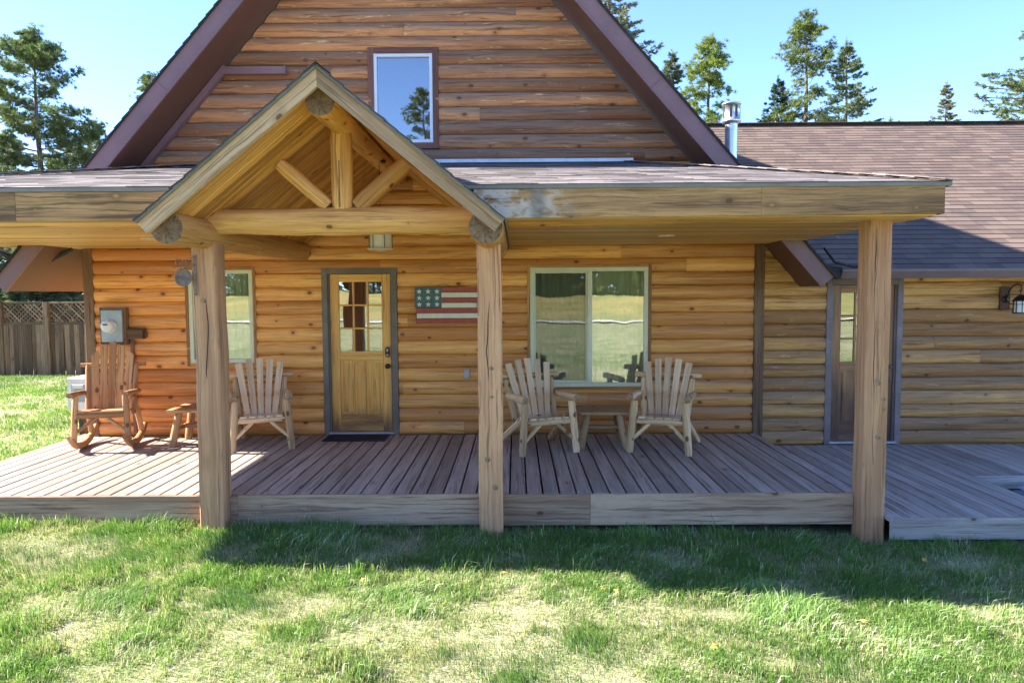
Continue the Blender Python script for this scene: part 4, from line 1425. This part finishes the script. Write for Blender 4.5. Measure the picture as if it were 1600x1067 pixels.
# ------------------------------------------------------------------ things on the walls
# painted board flag
fl = thing('wall_flag', 'painted wooden flag with nine cream stars and red stripes hanging right of the front door', 'wall sign', (-.92, -.07, 1.69))
FX0, FX1, FZ0, FZ1 = -.385, .42, -.235, .23
mb = MB(); mb.box(FX0 + .01, FX1 - .01, .0, .02, FZ0 + .01, FZ1 - .01, ch=.002); mb.build('backing', 'dark', fl)
h = (FZ1 - FZ0) / 7
for k in range(7):
    z1 = FZ1 - k * h; x0 = FX0 + .01 + random.uniform(0, .015) if k > 3 else FX0 + .345
    mb = MB(); mb.bar((x0, -.011, z1 - h / 2), (FX1 + random.uniform(-.01, .01), -.011, z1 - h / 2), .018, h - .004, (0, 0, 1), .003)
    o = mb.build('stripe', 'cream' if k % 2 else 'red', fl)
mb = MB()
cz0 = FZ1 - 4 * h
mb.box(FX0, FX0 + .345, -.018, 0, cz0 + .003, FZ1 + .004)
for i in range(17):
    z = cz0 + .012 + i * (4 * h - .015) / 17
    mb.box(FX0 + .003, FX0 + .342, -.0205, -.017, z, z + .008, ch=.001)
can = mb.build('star_field', 'teal', fl)
for i in range(3):
    for j in range(3):
        cx = FX0 + .06 + i * .114; cz1 = cz0 + .046 + j * .083
        pts = []
        for q in range(10):
            a = math.pi / 2 + q * math.pi / 5; rr = .037 if q % 2 == 0 else .0155
            pts.append((cx + rr * math.cos(a), cz1 + rr * math.sin(a)))
        mb = MB(); mb.prism_y(pts, -.029, -.021); mb.build('star', 'cream', can)
mb = MB(); tube(mb, [(-.02 + .09 * math.cos(a), -.01, FZ1 - .005 + .045 * math.sin(a)) for a in [math.pi * i / 10 for i in range(11)]], .0025, 6); mb.build('hanging_wire', 'dark', fl)

# electricity meter
em = thing('electric_meter', 'grey electricity meter box with round glass meter in a wooden surround', 'meter', (-5.19, -.05, 1.45))
mb = MB(); frame_boxes(mb, -.165, .165, -.235, .235, .028, -.085, .02); mb.build('surround', 'corner', em)
mb = MB(); mb.box(-.134, .134, -.115, .01, -.205, .205, ch=.008); mb.box(-.02, .03, -.125, -.11, -.215, -.185)
mb.build('box', 'greybox', em)
mb = MB()
lathe(mb, [(.085, .11), (.085, .125), (.075, .13), (.075, .20), (.066, .215), (.001, .217)], (-.02, 0, .0), 'y', 28)
mt = mb.build('meter', 'white', em)
mb = MB(); lathe(mb, [(.089, .112), (.089, .132), (.078, .134), (.078, .112)], (-.02, 0, .0), 'y', 28); mb.build('ring', 'galv', mt)
mb = MB(); mb.box(-.055, .005, -.2195, -.216, .012, .032); mb.build('display', 'dark', mt)
mb = MB(); mb.box(.075, .115, -.1175, -.1145, .165, .19); mb.build('sticker', 'sticker', em)
mb = MB(); mb.box(-.105, .105, -.075, .02, -.065, .065, ch=.004); mb.bar((.12, -.0, .03), (.12, -.0, -.05), .03, .06, (0, 1, 0))
tag(mb.build('junction_box', 'corner', loc=(-4.92, -.05, 1.345)), 'small brown wooden box right of the electricity meter', 'box')
mb = MB(); mb.box(-.025, .02, -.05, .0, -1.22, -.0, axis='z')
tag(mb.build('conduit_board', 'redtrim', loc=(-4.985, -.02, 1.27)), 'narrow brown vertical board below the electricity meter', 'board')
# outlet
mb = MB(); mb.box(-.036, .036, -.03, .0, -.06, .06, ch=.006); mb.box(-.028, .028, -.036, -.028, -.05, .05, ch=.006)
tag(mb.build('outlet_cover', 'greybox', loc=(-.645, -.035, .80)), 'grey weatherproof outlet cover left of the middle porch post', 'outlet')

# box air unit beside the left corner
ac = thing('air_unit', 'white boxy air unit with grille standing past the left corner of the cabin', 'air conditioner', (-5.68, .05, .56))
mb = MB(); mb.box(-.25, .24, 0, .55, -.23, .20, ch=.012); mb.build('body', 'white', ac)
mb = MB()
mb.box(-.19, .0, -.015, .0, -.12, .12, ch=.004)
for i in range(7):
    mb.box(-.17, -.02, -.022, -.012, -.10 + i * .022, -.09 + i * .022, ch=.002)
mb.build('panel', 'greybox', ac)
mb = MB(); mb.box(-.17, -.03, -.024, -.012, .06, .11, ch=.004); mb.build('handle', 'white', ac)
mb = MB(); mb.box(.06, .20, -.006, .0, -.14, .15, ch=.002); mb.build('control_panel', 'cream', ac)
mb = MB(); mb.box(.09, .17, -.011, -.005, .09, .125, ch=.002); mb.build('display', 'dark', ac)
for q in (-.18, .13):
    mb = MB(); mb.box(q, q + .05, .1, .45, -.80, -.23, axis='z'); mb.build('leg', 'dark', ac)

# cables under the left soffit
mb = MB()
for k, (r, dz) in enumerate(((.018, 0), (.016, -.03), (.014, .03))):
    tube(mb, [(-6.55, -.4 + .03 * k, 2.47), (-6.35, -.35, 2.34 + dz), (-6.1, -.32 + .02 * k, 2.28 + dz), (-5.85, -.3, 2.30 + dz), (-5.6, -.25, 2.42 + dz * .4)], r, 8)
tag(mb.build('cable_bundle', 'cable'), 'black cable bundle sagging below the left end of the porch roof', 'cable')

# recessed ceiling lamps
for i, (lx, ly) in enumerate(((-3.93, -1.6), (1.62, -1.55))):
    mb = MB(); lathe(mb, [(.09, 0), (.09, .008), (.075, .010), (.06, .004), (.001, .004)], (0, 0, 0), seg=24)
    o = mb.build('ceiling_lamp', 'brass', loc=(lx, ly, 2.436))
    o['kind_of'] = 'lamp'
    del o['kind_of']
    tag(o, ['round recessed lamp in the porch ceiling left of the entry gable', 'round recessed lamp in the porch ceiling above the wide window'][i], 'lamp', 'recessed porch lamps')

# pendant lantern from the ridge log
pl = thing('pendant_lantern', 'glass lantern on a chain hanging from the ridge log behind the round tie beam', 'lantern', (-1.45, -1.6, 2.40))
mb = MB(); lathe(mb, [(.07, .83), (.07, .85), (.03, .865), (.001, .866)], (0, 0, 0)); mb.build('canopy', 'bronze', pl)
mb = MB()
for i in range(22):
    z = .83 - i * .028
    tube(mb, [(.008 * math.cos(a) * (1 if i % 2 else 0), .008 * math.cos(a) * (0 if i % 2 else 1), z - .014 + .016 * math.sin(a)) for a in [2 * math.pi * q / 8 for q in range(9)]], .0022, 5)
mb.build('chain', 'bronze', pl)
mb = MB(); lathe(mb, [(.015, .22), (.035, .20), (.12, .15), (.14, .135), (.14, .125), (.001, .125)], (0, 0, 0), seg=6)
for q in range(6):
    a = q * math.pi / 3
    mb.bar((.124 * math.cos(a), .124 * math.sin(a), -.08), (.124 * math.cos(a), .124 * math.sin(a), .125), .006, .006, (1, 0, 0), .001)
mb.build('frame', 'bronze', pl)
mb = MB(); lathe(mb, [(.118, -.075), (.118, .125)], (0, 0, 0), seg=6); mb.build('glass_shade', 'brass', pl)
mb = MB(); lathe(mb, [(.145, -.09), (.145, -.078), (.04, -.10), (.001, -.10)], (0, 0, 0), seg=24); mb.build('base', 'brass', pl)

# coach lantern on the wing wall
cl = thing('wall_lantern', 'bronze coach lantern with ribbed glass on the wing wall right of the side door', 'lantern', (6.27, -.05, 1.72))
mb = MB(); mb.box(-.06, .06, -.03, .01, -.13, .16, ch=.006); mb.build('back_board', 'corner', cl)
mb = MB(); lathe(mb, [(.045, .03), (.04, .045), (.02, .05), (.001, .051)], (0, 0, 0), 'y')
arc = [(0, -.05, .0), (.0, -.09, .10), (.02, -.13, .17), (.05, -.17, .195), (.08, -.20, .17), (.085, -.20, .12), (.07, -.20, .10), (.06, -.2, .12)]
tube(mb, arc, .009, 8)
tube(mb, [(0, -.05, -.02), (-.03, -.08, .06), (-.04, -.1, .0), (-.02, -.12, -.05), (.03, -.15, -.06)], .007, 8)
tube(mb, [(.07, -.2, .11), (.08, -.2, .07), (.08, -.2, .04)], .008, 8)
mb.build('bracket', 'bronze', cl)
LC = (.08, -.20, 0)
mb = MB(); lathe(mb, [(.012, .06), (.03, .055), (.06, .03), (.085, .0), (.098, -.01), (.098, -.02), (.001, -.02)], LC, seg=8); mb.build('roof', 'bronze', cl)
mb = MB()
for q in range(8):
    a = q * math.pi / 4 + .39
    mb.bar((LC[0] + .082 * math.cos(a), LC[1] + .082 * math.sin(a), -.165), (LC[0] + .080 * math.cos(a), LC[1] + .080 * math.sin(a), -.02), .008, .008, (1, 0, 0), .001)
lathe(mb, [(.088, -.175), (.09, -.165), (.075, -.160), (.001, -.160)], LC, seg=8)
lathe(mb, [(.086, -.062), (.086, -.056)], LC, seg=8)
mb.build('cage', 'bronze', cl)
mb = MB(); lathe(mb, [(.074, -.16), (.076, -.02)], LC, seg=8); mb.build('glass_shade', 'brass', cl)

# iron ornament on the left post
io_ = thing('iron_ornament', 'rusty iron bracket with a round plaque fixed high on the left porch post', 'ornament', (-2.80, -3.08, 2.04))
mb = MB(); mb.bar((0, 0, -.21), (0, 0, .14), .022, .008, (0, 1, 0), .002)
for z in (-.2, -.07, .12):
    lathe(mb, [(.008, .004), (.006, .008), (.001, .009)], (0, 0, z), 'y', 10)
mb.build('strap', 'rust', io_)
mb = MB()
tube(mb, [(-.19, -.012, .035), (-.12, -.012, .05), (-.06, -.012, .045), (0, -.006, .06)], .006, 8)
tube(mb, [(0, -.006, .12), (-.05, -.012, .11), (-.08, -.012, .075), (-.06, -.012, .055), (-.045, -.012, .075)], .005, 8)
for k in range(4):
    xx = -.15 + k * .03
    tube(mb, [(xx, -.012, .045), (xx - .012, -.012, .085 + .02 * (k % 2)), (xx + .006, -.012, .12 - .01 * k)], .004, 6)
for x in (-.12, -.06):
    tube(mb, [(x, -.012, .045), (x, -.012, .02)], .003, 6)
mb.build('scroll_arm', 'rust', io_)
mb = MB(); lathe(mb, [(.075, .0), (.078, .008), (.070, .014), (.066, .009), (.001, .009)], (-.10, -.006, -.055), 'y', 32)
for k in range(6):
    mb.box(-.145 + k * .015, -.138 + k * .015, -.021, -.013, -.075 + .01 * (k % 2), -.035 - .008 * (k % 3), axis='z', ch=.001)
mb.build('plaque', 'rust', io_)

# ------------------------------------------------------------------ fence
fe = thing('board_fence', 'tall weathered board fence with lattice top at the back of the lawn', 'fence', (-11.5, 9.2, -.3))
FT = 1.98


def fpart(mb, name, mats='fence'):
    return mb.build(name, mats, fe)


x = -5.4
k = 0
while x < 4.0:
    mb = MB(); mb.bar((x, -.02, -.1), (x, -.02, FT + .02), .13, .13, (0, 1, 0), .008, wz=-.1); fpart(mb, 'post')
    x0, x1 = x + .07, x + 1.13
    mb = MB()
    mb.box(x0, x1, -.03, .03, FT - .02, FT + .03); mb.box(x0, x1, -.03, .03, FT - .56, FT - .50); mb.box(x0, x1, -.03, .03, .06, .12); mb.box(x0, x1, .0, .04, .9, .97)
    fpart(mb, 'rail')
    mb = MB()
    xx = x0
    while xx < x1 - .03:
        w = min(random.choice((.11, .14)), x1 - xx)
        mb.bar((xx + w / 2, -.045 + .03 * random.random(), .05), (xx + w / 2, -.045 + .03 * random.random(), FT - .56), w - .006, .02, (0, 1, 0), .003)
        xx += w
    fpart(mb, 'board_panel')
    mb = MB()
    for sgn in (1, -1):
        for q in range(-4, 12):
            xa = x0 + q * .115
            p = [(xa, FT - .5), (xa + sgn * .48, FT - .02)]
            # clip to the panel
            (xa_, za), (xb_, zb) = p
            if xb_ < xa_: xa_, za, xb_, zb = xb_, zb, xa_, za
            t0 = max(0, (x0 - xa_) / (xb_ - xa_)); t1 = min(1, (x1 - xa_) / (xb_ - xa_))
            if t1 - t0 < .02: continue
            A = (xa_ + (xb_ - xa_) * t0, .0 + sgn * .006, za + (zb - za) * t0); B = (xa_ + (xb_ - xa_) * t1, sgn * .006, za + (zb - za) * t1)
            mb.bar(A, B, .038, .009, (0, 1, 0), .001)
    fpart(mb, 'lattice')
    x += 1.2; k += 1


# ------------------------------------------------------------------ trees
def blades_mesh(name, V, F, Cc, mat):
    me = bpy.data.meshes.new(name)
    nv = len(V); nf = len(F); k = F.shape[1]
    me.vertices.add(nv); me.vertices.foreach_set('co', V.astype(np.float32).ravel())
    me.loops.add(nf * k); me.loops.foreach_set('vertex_index', F.astype(np.int32).ravel())
    me.polygons.add(nf); me.polygons.foreach_set('loop_start', np.arange(0, nf * k, k, dtype=np.int32))
    try: me.polygons.foreach_set('loop_total', np.full(nf, k, dtype=np.int32))
    except Exception: pass
    me.update(calc_edges=True)
    a = me.color_attributes.new('colr', 'FLOAT_COLOR', 'POINT')
    a.data.foreach_set('color', np.concatenate([Cc, np.ones((nv, 1))], 1).astype(np.float32).ravel())
    me.materials.append(mat)
    return me


def tree_meshes(kind, H, base, Rm, seed, c0, c1, dens=1.0, gaps=.3, slope=.4):
    """a conifer: tapered trunk, limbs, and thousands of needle blades in tufts"""
    rg = np.random.default_rng(seed)
    mb = MB()
    r0 = H * .016 + .04
    lean = (rg.random(2) - .5) * .03 * H
    def tp(z): return Vector((lean[0] * (z / H) ** 2 + .05 * math.sin(z * .7 + seed), lean[1] * (z / H) ** 2, z))
    pts = [tp(H * i / 14) for i in range(15)]
    tube(mb, pts, r0, 8, rr=[max(.012, r0 * (1 - .96 * i / 14)) for i in range(15)])
    T = []  # tuft centre, direction, size
    z = base
    while z < H - .12:
        d = H - z
        if kind == 'pine':
            Rz = Rm * (1 - math.exp(-d / (.85 * Rm))) * (.85 + .15 * math.sin(z * 2.1 + seed)); nb = rg.integers(3, 6)
            rise = .08 + .5 * math.exp(-d / 1.5); step = .36
        else:
            Rz = min(2.3 + .1 * d, slope * d + .05); nb = rg.integers(5, 8)
            rise = -.12 + .5 * math.exp(-d / 1.2); step = .27
        for q in range(nb):
            if rg.random() < gaps * .6: continue
            a = rg.random() * 6.283; Lb = max(.10, Rz * (rg.uniform(.6, 1.15) if kind == 'pine' else rg.uniform(.55, 1.2)))
            o = tp(z + rg.uniform(-.12, .12)); n = 5
            pp = []
            for i in range(n + 1):
                t_ = i / n
                dz = Lb * (rise * t_ + (.22 if kind == 'pine' else .20) * t_ * t_)
                aa = a + .3 * math.sin(t_ * 3 + q) * t_
                pp.append(o + Vector((math.cos(aa) * Lb * t_, math.sin(aa) * Lb * t_, dz)))
            tube(mb, pp, .02, 4, rr=[max(.007, .013 * Lb * (1 - .8 * i / n) + .004) for i in range(n + 1)])
            def on(t_):
                k_ = min(n - 1, int(t_ * n)); return pp[k_].lerp(pp[k_ + 1], t_ * n - k_)
            if kind == 'pine':
                for cl in range(max(1, int(1 + Lb * 3.6 * dens))):
                    c0_ = on(min(.999, .35 + .68 * rg.random() ** .6)) + Vector(rg.normal(0, 1, 3) * np.array([.16, .16, .05]) * min(1, Lb))
                    for i in range(7):
                        c = c0_ + Vector(rg.normal(0, 1, 3) * np.array([.12, .12, .07]))
                        T.append((*c, math.cos(a) * .5, math.sin(a) * .5, .75, .17 * rg.uniform(.8, 1.2)))
            else:
                for i in range(int(5 + Lb * 22 * dens)):
                    t_ = rg.uniform(.10, .999) ** .8
                    sw = (1 - t_) * .42 * Lb * rg.uniform(-1, 1)
                    c = on(t_) + Vector((-math.sin(a) * sw, math.cos(a) * sw, -abs(sw) * .25 + rg.normal(0, .025)))
                    dsg = math.copysign(1, sw)
                    T.append((*c, math.cos(a) * .8 - math.sin(a) * dsg * .5, math.sin(a) * .8 + math.cos(a) * dsg * .5, .15, .13 * rg.uniform(.7, 1.2)))
        z += .85 * step * rg.uniform(.7, 1.3) * (1.0 if d > 1.5 else .6)
    T.append((*tp(H), 0, 0, 1, .2)); T.append((*tp(H - .12), .2, 0, 1, .18)); T.append((*tp(H - .2), -.2, 0, 1, .18))
    T = np.array(T); nT = len(T); nb = 26 if kind == 'pine' else 22
    C = np.repeat(T[:, :3], nb, 0); D = np.repeat(T[:, 3:6], nb, 0); S = np.repeat(T[:, 6], nb)
    N = len(C)
    dirs = rg.normal(0, 1, (N, 3)); dirs /= np.linalg.norm(dirs, axis=1, keepdims=True)
    dirs = dirs * (.9 if kind == 'pine' else .6) + D * .9
    dirs /= np.linalg.norm(dirs, axis=1, keepdims=True)
    Ln = S * rg.uniform(.6, 1.1, N)
    if kind != 'pine':
        C = C + D * (rg.random(N) - .3)[:, None] * S[:, None] * 1.0
    side = np.cross(dirs, rg.normal(0, 1, (N, 3))); side /= np.linalg.norm(side, axis=1, keepdims=True) + 1e-9
    w = (.0085 if kind == 'pine' else .0095) * rg.uniform(.7, 1.3, N)
    tip = C + dirs * Ln[:, None]; mid = C + dirs * Ln[:, None] * .45
    V = np.stack([C, mid + side * w[:, None], tip, mid - side * w[:, None]], 1).reshape(-1, 3)
    F = np.arange(N * 4).reshape(-1, 4)
    tr = np.repeat(rg.random(nT), nb); pr = rg.random(N)
    cc = np.array(c0)[None] * (1 - tr[:, None]) + np.array(c1)[None] * tr[:, None]
    cc = cc * (.75 + .5 * pr[:, None])
    dead = (pr > .965)[:, None]
    cc = np.where(dead, np.array([.22, .14, .07])[None], cc)
    CC = np.repeat(cc, 4, 0)
    return mb, (V, F, CC)


def make_tree(name, label, kind, loc, H, base, Rm, seed, c0, c1, dens=1.0, gaps=.3, group=None, cat='tree', slope=.4):
    r = thing(name, label, cat, loc, 0, group)
    mb, (V, F, CC) = tree_meshes(kind, H, base, Rm, seed, c0, c1, dens, gaps, slope)
    tr = mb.build('trunk', 'bark', r)
    me = blades_mesh('crown', V, F, CC, M['needle'])
    o = bpy.data.objects.new('crown', me); col.objects.link(o); o.parent = r
    return r


PG0, PG1 = (.06, .095, .03), (.17, .19, .055)
SG0, SG1 = (.08, .11, .06), (.19, .21, .12)
BG0, BG1 = (.05, .085, .055), (.12, .16, .09)


def at(px, py, d):
    """world point on the sight line through a pixel of the photograph, d metres in front of the camera"""
    v = Vector(((px - 800) / 1130 * d, -(py - 533.5) / 1130 * d, -d))
    return cam.matrix_world @ v


def tree_at(name, label, kind, px, ptop, d, base, Rpx, seed, c0, c1, ys=200, **kw):
    # Rpx = crown radius at image height ys
    top = at(px, ptop, d); g = -.4; H = top.z - g
    return make_tree(name, label, kind, (top.x, top.y, g), H, base, Rpx * d / 1130, seed, c0, c1, slope=Rpx / max(10, ys - ptop), **kw)


tree_at('pine_tree', 'big dark pine with a visible trunk rising left of the steep gable', 'pine', 56, 48, 27, 2.5, 112, 11, (.06, .10, .045), (.17, .20, .08), dens=1.7, gaps=.05)
tree_at('spruce_tree', 'pale green spruce half hidden behind the left slope of the gable', 'spruce', 150, 190, 34, 1, 32, 12, SG0, SG1, ys=250)
tree_at('pine_tree', 'tree top just showing over the left rake of the gable', 'pine', 232, 116, 36, 4, 30, 13, PG0, PG1, ys=190)
tree_at('spruce_tree', 'low young spruce at the far left edge above the porch roof', 'spruce', 8, 205, 24, .5, 38, 14, (.07, .11, .05), (.19, .23, .11), ys=280)
tree_at('spruce_tree', 'broad grey green spruce filling the gap right of the big pine', 'spruce', 108, 218, 31, .5, 70, 15, (.10, .12, .07), (.24, .24, .14), ys=280)
for i, (px, pt, d, rp) in enumerate(((-30, 350, 22, 90), (40, 372, 21.5, 85), (95, 362, 23, 95), (150, 380, 22, 90), (-75, 300, 27, 120))):
    tree_at('spruce_tree', ['bushy spruce behind the fence at the far left, under the porch ceiling', 'bushy spruce behind the second fence post from the left', 'bushy spruce behind the middle of the right lattice panel', 'bushy spruce behind the fence next to the cabin corner', 'larger spruce left of the fence row, mostly out of frame'][i], 'spruce', px, pt, d, .1, rp * .8, 30 + i, (.09, .13, .07), (.24, .28, .17), ys=pt + 110, dens=.9, gaps=.05, group='spruces behind the fence')
tree_at('spruce_tree', 'tall pale spruce behind the right slope of the gable, cut by the top', 'spruce', 950, -110, 27, 3, 74, 21, (.11, .13, .09), (.27, .28, .19), ys=80, dens=1.0, gaps=.2)
tree_at('spruce_tree', 'thin spruce tip between the gable roof and the bright pine', 'spruce', 1052, 86, 33, 4, 18, 22, SG0, SG1, ys=125)
tree_at('pine_tree', 'bright green bushy pine behind the galvanised stove pipe', 'pine', 1108, 60, 30, 4.5, 46, 23, (.08, .13, .03), (.26, .30, .06), ys=140, dens=1.2, gaps=.1)
tree_at('spruce_tree', 'narrow dark blue spruce left of the tallest pine over the wing roof', 'spruce', 1216, 126, 34, 4, 30, 24, (.03, .06, .045), (.08, .12, .075))
tree_at('pine_tree', 'tallest pine standing over the wing roof', 'pine', 1262, 22, 33, 4, 44, 25, (.07, .11, .03), (.22, .25, .07), ys=100, dens=1.0, gaps=.1)
tree_at('spruce_tree', 'conical spruce right of the tallest pine over the wing roof', 'spruce', 1322, 70, 32, 4, 58, 26, (.08, .115, .06), (.20, .24, .12), dens=.9, gaps=.3)
tree_at('spruce_tree', 'small lone spruce tip above the wing ridge', 'spruce', 1477, 134, 40, 6, 20, 27, (.11, .11, .06), (.24, .22, .12), dens=.8)
tree_at('spruce_tree', 'tiny spruce tip over the wing ridge right of the conical spruce', 'spruce', 1390, 186, 40, 6, 14, 271, (.11, .13, .07), (.22, .24, .12))
tree_at('spruce_tree', 'large spruce at the right edge with long limbs reaching in', 'spruce', 1672, -90, 24, 3, 128, 28, (.08, .12, .06), (.24, .28, .14), ys=185, dens=.9, gaps=.35)

# wood beyond the road behind the camera, seen mirrored in the windows
src = [make_tree('pine_tree', 'dense pine of the wood across the road mirrored in the windows', 'pine', (-4, -54, 1.0), 13, .3, 2.6, 41, (.09, .13, .05), (.28, .30, .10), 1.3, .1, 'trees across the road'),
       make_tree('spruce_tree', 'dense spruce of the wood across the road mirrored in the windows', 'spruce', (2, -56, 1.0), 11, .1, 4.0, 42, (.10, .14, .06), (.28, .32, .12), 1.1, .1, 'trees across the road')]
rg = random.Random(5)
tall = make_tree('pine_tree', 'tall pine of the wood across the road mirrored in the gable window', 'pine', (-8.2, -56, 1.0), 19, 3, 2.4, 43, (.05, .085, .03), (.16, .19, .06), 1.0, .1)
tall2 = make_tree('spruce_tree', 'slender tall spruce across the road mirrored in the gable window', 'spruce', (-11.4, -57, 1.0), 16.5, 1, 2.0, 44, (.05, .085, .04), (.14, .18, .07), .8, .15)
for i in range(66):
    s_ = src[rg.random() < .55]
    c = copy_tree(s_)
    xx = -46 + i * 1.4 + rg.uniform(-.8, .8)
    c.location = (xx, -53 - rg.uniform(0, 9), 1.0)
    k = rg.uniform(.55, .95) * (1.25 if 6 < xx < 16 or xx < -25 else .85)
    c.scale = (k, k, k); c.rotation_euler = (0, 0, rg.uniform(0, 6.28))


# ------------------------------------------------------------------ grass
def grass(name, n, xr, yr, hmin, hmax, wid, seed, keep=None, tall=None, ratio=1.0, label='short mixed green and straw coloured lawn grass'):
    rg = np.random.default_rng(seed)
    x = rg.uniform(*xr, n); y = rg.uniform(*yr, n)
    if keep is not None:
        m = keep(x, y, rg); x, y = x[m], y[m]
    n = len(x)
    cl = fbm(x * 2.2, y * 2.2, 3); big = fbm(x * .75 + 4, y * .75, 9); fine = fbm(x * 9, y * 9, 21, 2)
    lush = np.clip((cl * .55 + big * .25 + fine * .2 - .46) * 4 + .5, 0, 1)
    # thin out the dry patches
    m = rg.random(n) < (.45 + .55 * lush) * (.55 + .6 * fine)
    x, y, lush, cl = x[m], y[m], lush[m], cl[m]; n = len(x)
    z = gzb(x, y)
    h = (hmin + (hmax - hmin) * rg.random(n) ** 1.5) * (.55 + .75 * lush)
    if tall is not None:
        h = h + tall(x, y, rg)
    an = rg.random(n) * 6.283
    lean = rg.uniform(.25, 1.1, n) * h
    # the sward lies over in swathes
    sw = fbm(x * 1.1, y * 1.1, 33) * 9
    dx = np.cos(an) * .55 + np.cos(sw) * .6; dy = np.sin(an) * .55 + np.sin(sw) * .6
    wx, wy = -np.sin(an + 1.2), np.cos(an + 1.2)
    w = wid * rg.uniform(.6, 1.3, n)
    b = np.stack([x, y, z - .005], 1)
    W = np.stack([wx * w, wy * w, 0 * w], 1)
    mid = b + np.stack([dx * lean * .3, dy * lean * .3, h * .6], 1)
    tip = b + np.stack([dx * lean, dy * lean, h * rg.uniform(.7, 1.0, n)], 1)
    V = np.stack([b - W, b + W, mid + W * .8, mid - W * .8, tip], 1).reshape(-1, 3)
    i0 = np.arange(n) * 5
    Fq = np.stack([i0, i0 + 1, i0 + 2, i0 + 3], 1); Ft = np.stack([i0 + 3, i0 + 2, i0 + 4, i0 + 4], 1)
    tri = np.concatenate([np.stack([i0, i0 + 1, i0 + 2], 1), np.stack([i0, i0 + 2, i0 + 3], 1), np.stack([i0 + 3, i0 + 2, i0 + 4], 1)])
    q = rg.random(n)
    g = np.array([.10, .21, .05]); g2 = np.array([.24, .34, .10]); st = np.array([.48, .43, .28]); pl = np.array([.70, .70, .58])
    t1 = rg.random(n)[:, None]
    cc = g * (1 - t1) + g2 * t1
    isst = q > (.22 + .74 * lush)
    cc = np.where(isst[:, None], st * (.7 + .5 * t1), cc)
    cc = np.where((q > .965)[:, None], pl, cc)
    CC = np.repeat(cc, 5, 0)
    me = blades_mesh(name, V, tri, CC, M['grass'])
    o = bpy.data.objects.new(name, me); col.objects.link(o)
    return tag(o, label, 'grass', kind='stuff')


def keepA(x, y, rg):
    inside = (y > DF - .02) & (x > -5.8) & (x < 3.2)
    inside |= (y > LF - .01) & (x >= 3.2) & (x < 4.95)
    edge = np.where(x < 3.2, DF, LF)
    d = edge - y
    # denser near the viewer is not needed: density falls with distance from the middle of the lawn
    post = (np.abs(x - PX1) < .12) | (np.abs(x - PX2) < .12) | (np.abs(x - PX3) < .12)
    post &= (y > -3.07) & (y < -2.8)
    return ~(inside | post)


def tallA(x, y, rg):
    edge = np.where(x < 3.2, DF, LF)
    d = np.clip(edge - y, 0, 9)
    near = np.exp(-d / .13)
    cl = np.clip((fbm(x * 3.1, x * 0 + 7, 51) - .35) * 2.2, 0, 1) * np.where(rg.random(len(x)) > .45, 1, .25)
    t_ = near * (.05 + .15 * cl) * rg.random(len(x))
    tuft = np.clip((fbm(x * 1.9 + 3, y * 1.9, 77) - .60) * 6, 0, 1)
    return t_ + tuft * .06 * rg.random(len(x))


grass('lawn_grass', 620000, (-5.6, 5.8), (-6.3, -2.85), .025, .075, .0022, 1, keepA, tallA)


def keepT(x, y, rg):
    return keepA(x, y, rg) & (fbm(x * 2.6 + 9, y * 2.6, 61, 3) > .60)


grass('grass_tufts', 60000, (-5.6, 5.8), (-6.3, -2.85), .07, .15, .0032, 6, keepT, None, label='longer coarse grass tufts scattered through the lawn')


def keepB(x, y, rg):
    return ~((x > -5.85)) & (y < 9.1)


grass('lawn_grass', 190000, (-15, -5.8), (-6.5, 9.2), .03, .075, .006, 2, keepB, label='sunlit lawn grass between the deck and the board fence')


def keepC(x, y, rg):
    return ((y < DF - .02) | (x > 3.2)) & ((y < LF - .02) | (x < 3.2))


grass('lawn_grass', 90000, (-12, 12), (-16, -6.3), .03, .07, .005, 4, None, label='lawn grass behind and below the photographer')

# seed stalks and dry leaves
rg2 = random.Random(3)
mb = MB()
for i in range(26):
    x = rg2.uniform(-4.8, 5); y = (DF if x < 3.2 else LF) - rg2.uniform(.05, 1.1) if i < 18 else rg2.uniform(-5.5, -3.3)
    z = float(gzb(np.array(x), np.array(y))); h = rg2.uniform(.10, .26); a = rg2.uniform(0, 6.28)
    tube(mb, [(x, y, z), (x + .02 * math.cos(a), y + .02 * math.sin(a), z + h * .6), (x + .06 * math.cos(a), y + .06 * math.sin(a), z + h)], .0016, 4, rr=[.0016, .0014, .003])
tag(mb.build('seed_stalks', 'endlight'), 'thin straw coloured seed stalks standing in the grass', 'grass', kind='stuff')
LEAF = [(-.93, -5.02), (.62, -4.25), (-3.3, -3.75), (-1.15, -4.15), (.72, -4.3), (3.35, -3.55), (-4.3, -3.6), (1.2, -5.1), (-.1, -4.0), (2.3, -4.7)]
mb = MB()
pts = []
for q in range(10):
    a = q * math.pi / 5; rr = .028 if q % 2 == 0 else .016
    pts.append((rr * math.cos(a), rr * math.sin(a), .004 * math.sin(a * 2)))
mb.add(pts + [(0, 0, .010)], [(i, (i + 1) % 10, 10) for i in range(10)], [(0, 0, 0)] * 11, (0, 0, 0))
M['leaf'] = paint('yellow_leaf', (.62, .34, .07), .7, scale=40, var=.3, dirty=.1)
l0 = mb.build('fallen_leaf', 'leaf')
for i, (x, y) in enumerate(LEAF):
    o = l0 if i == 0 else l0.copy()
    if i: col.objects.link(o)
    o.location = (x, y, float(gzb(np.array(x), np.array(y))) + .04); o.rotation_euler = (rg2.uniform(-.5, .5), rg2.uniform(-.5, .5), rg2.uniform(0, 6))
    tag(o, 'small yellow fallen leaf lying on the lawn', 'leaf', 'fallen leaves on the lawn')
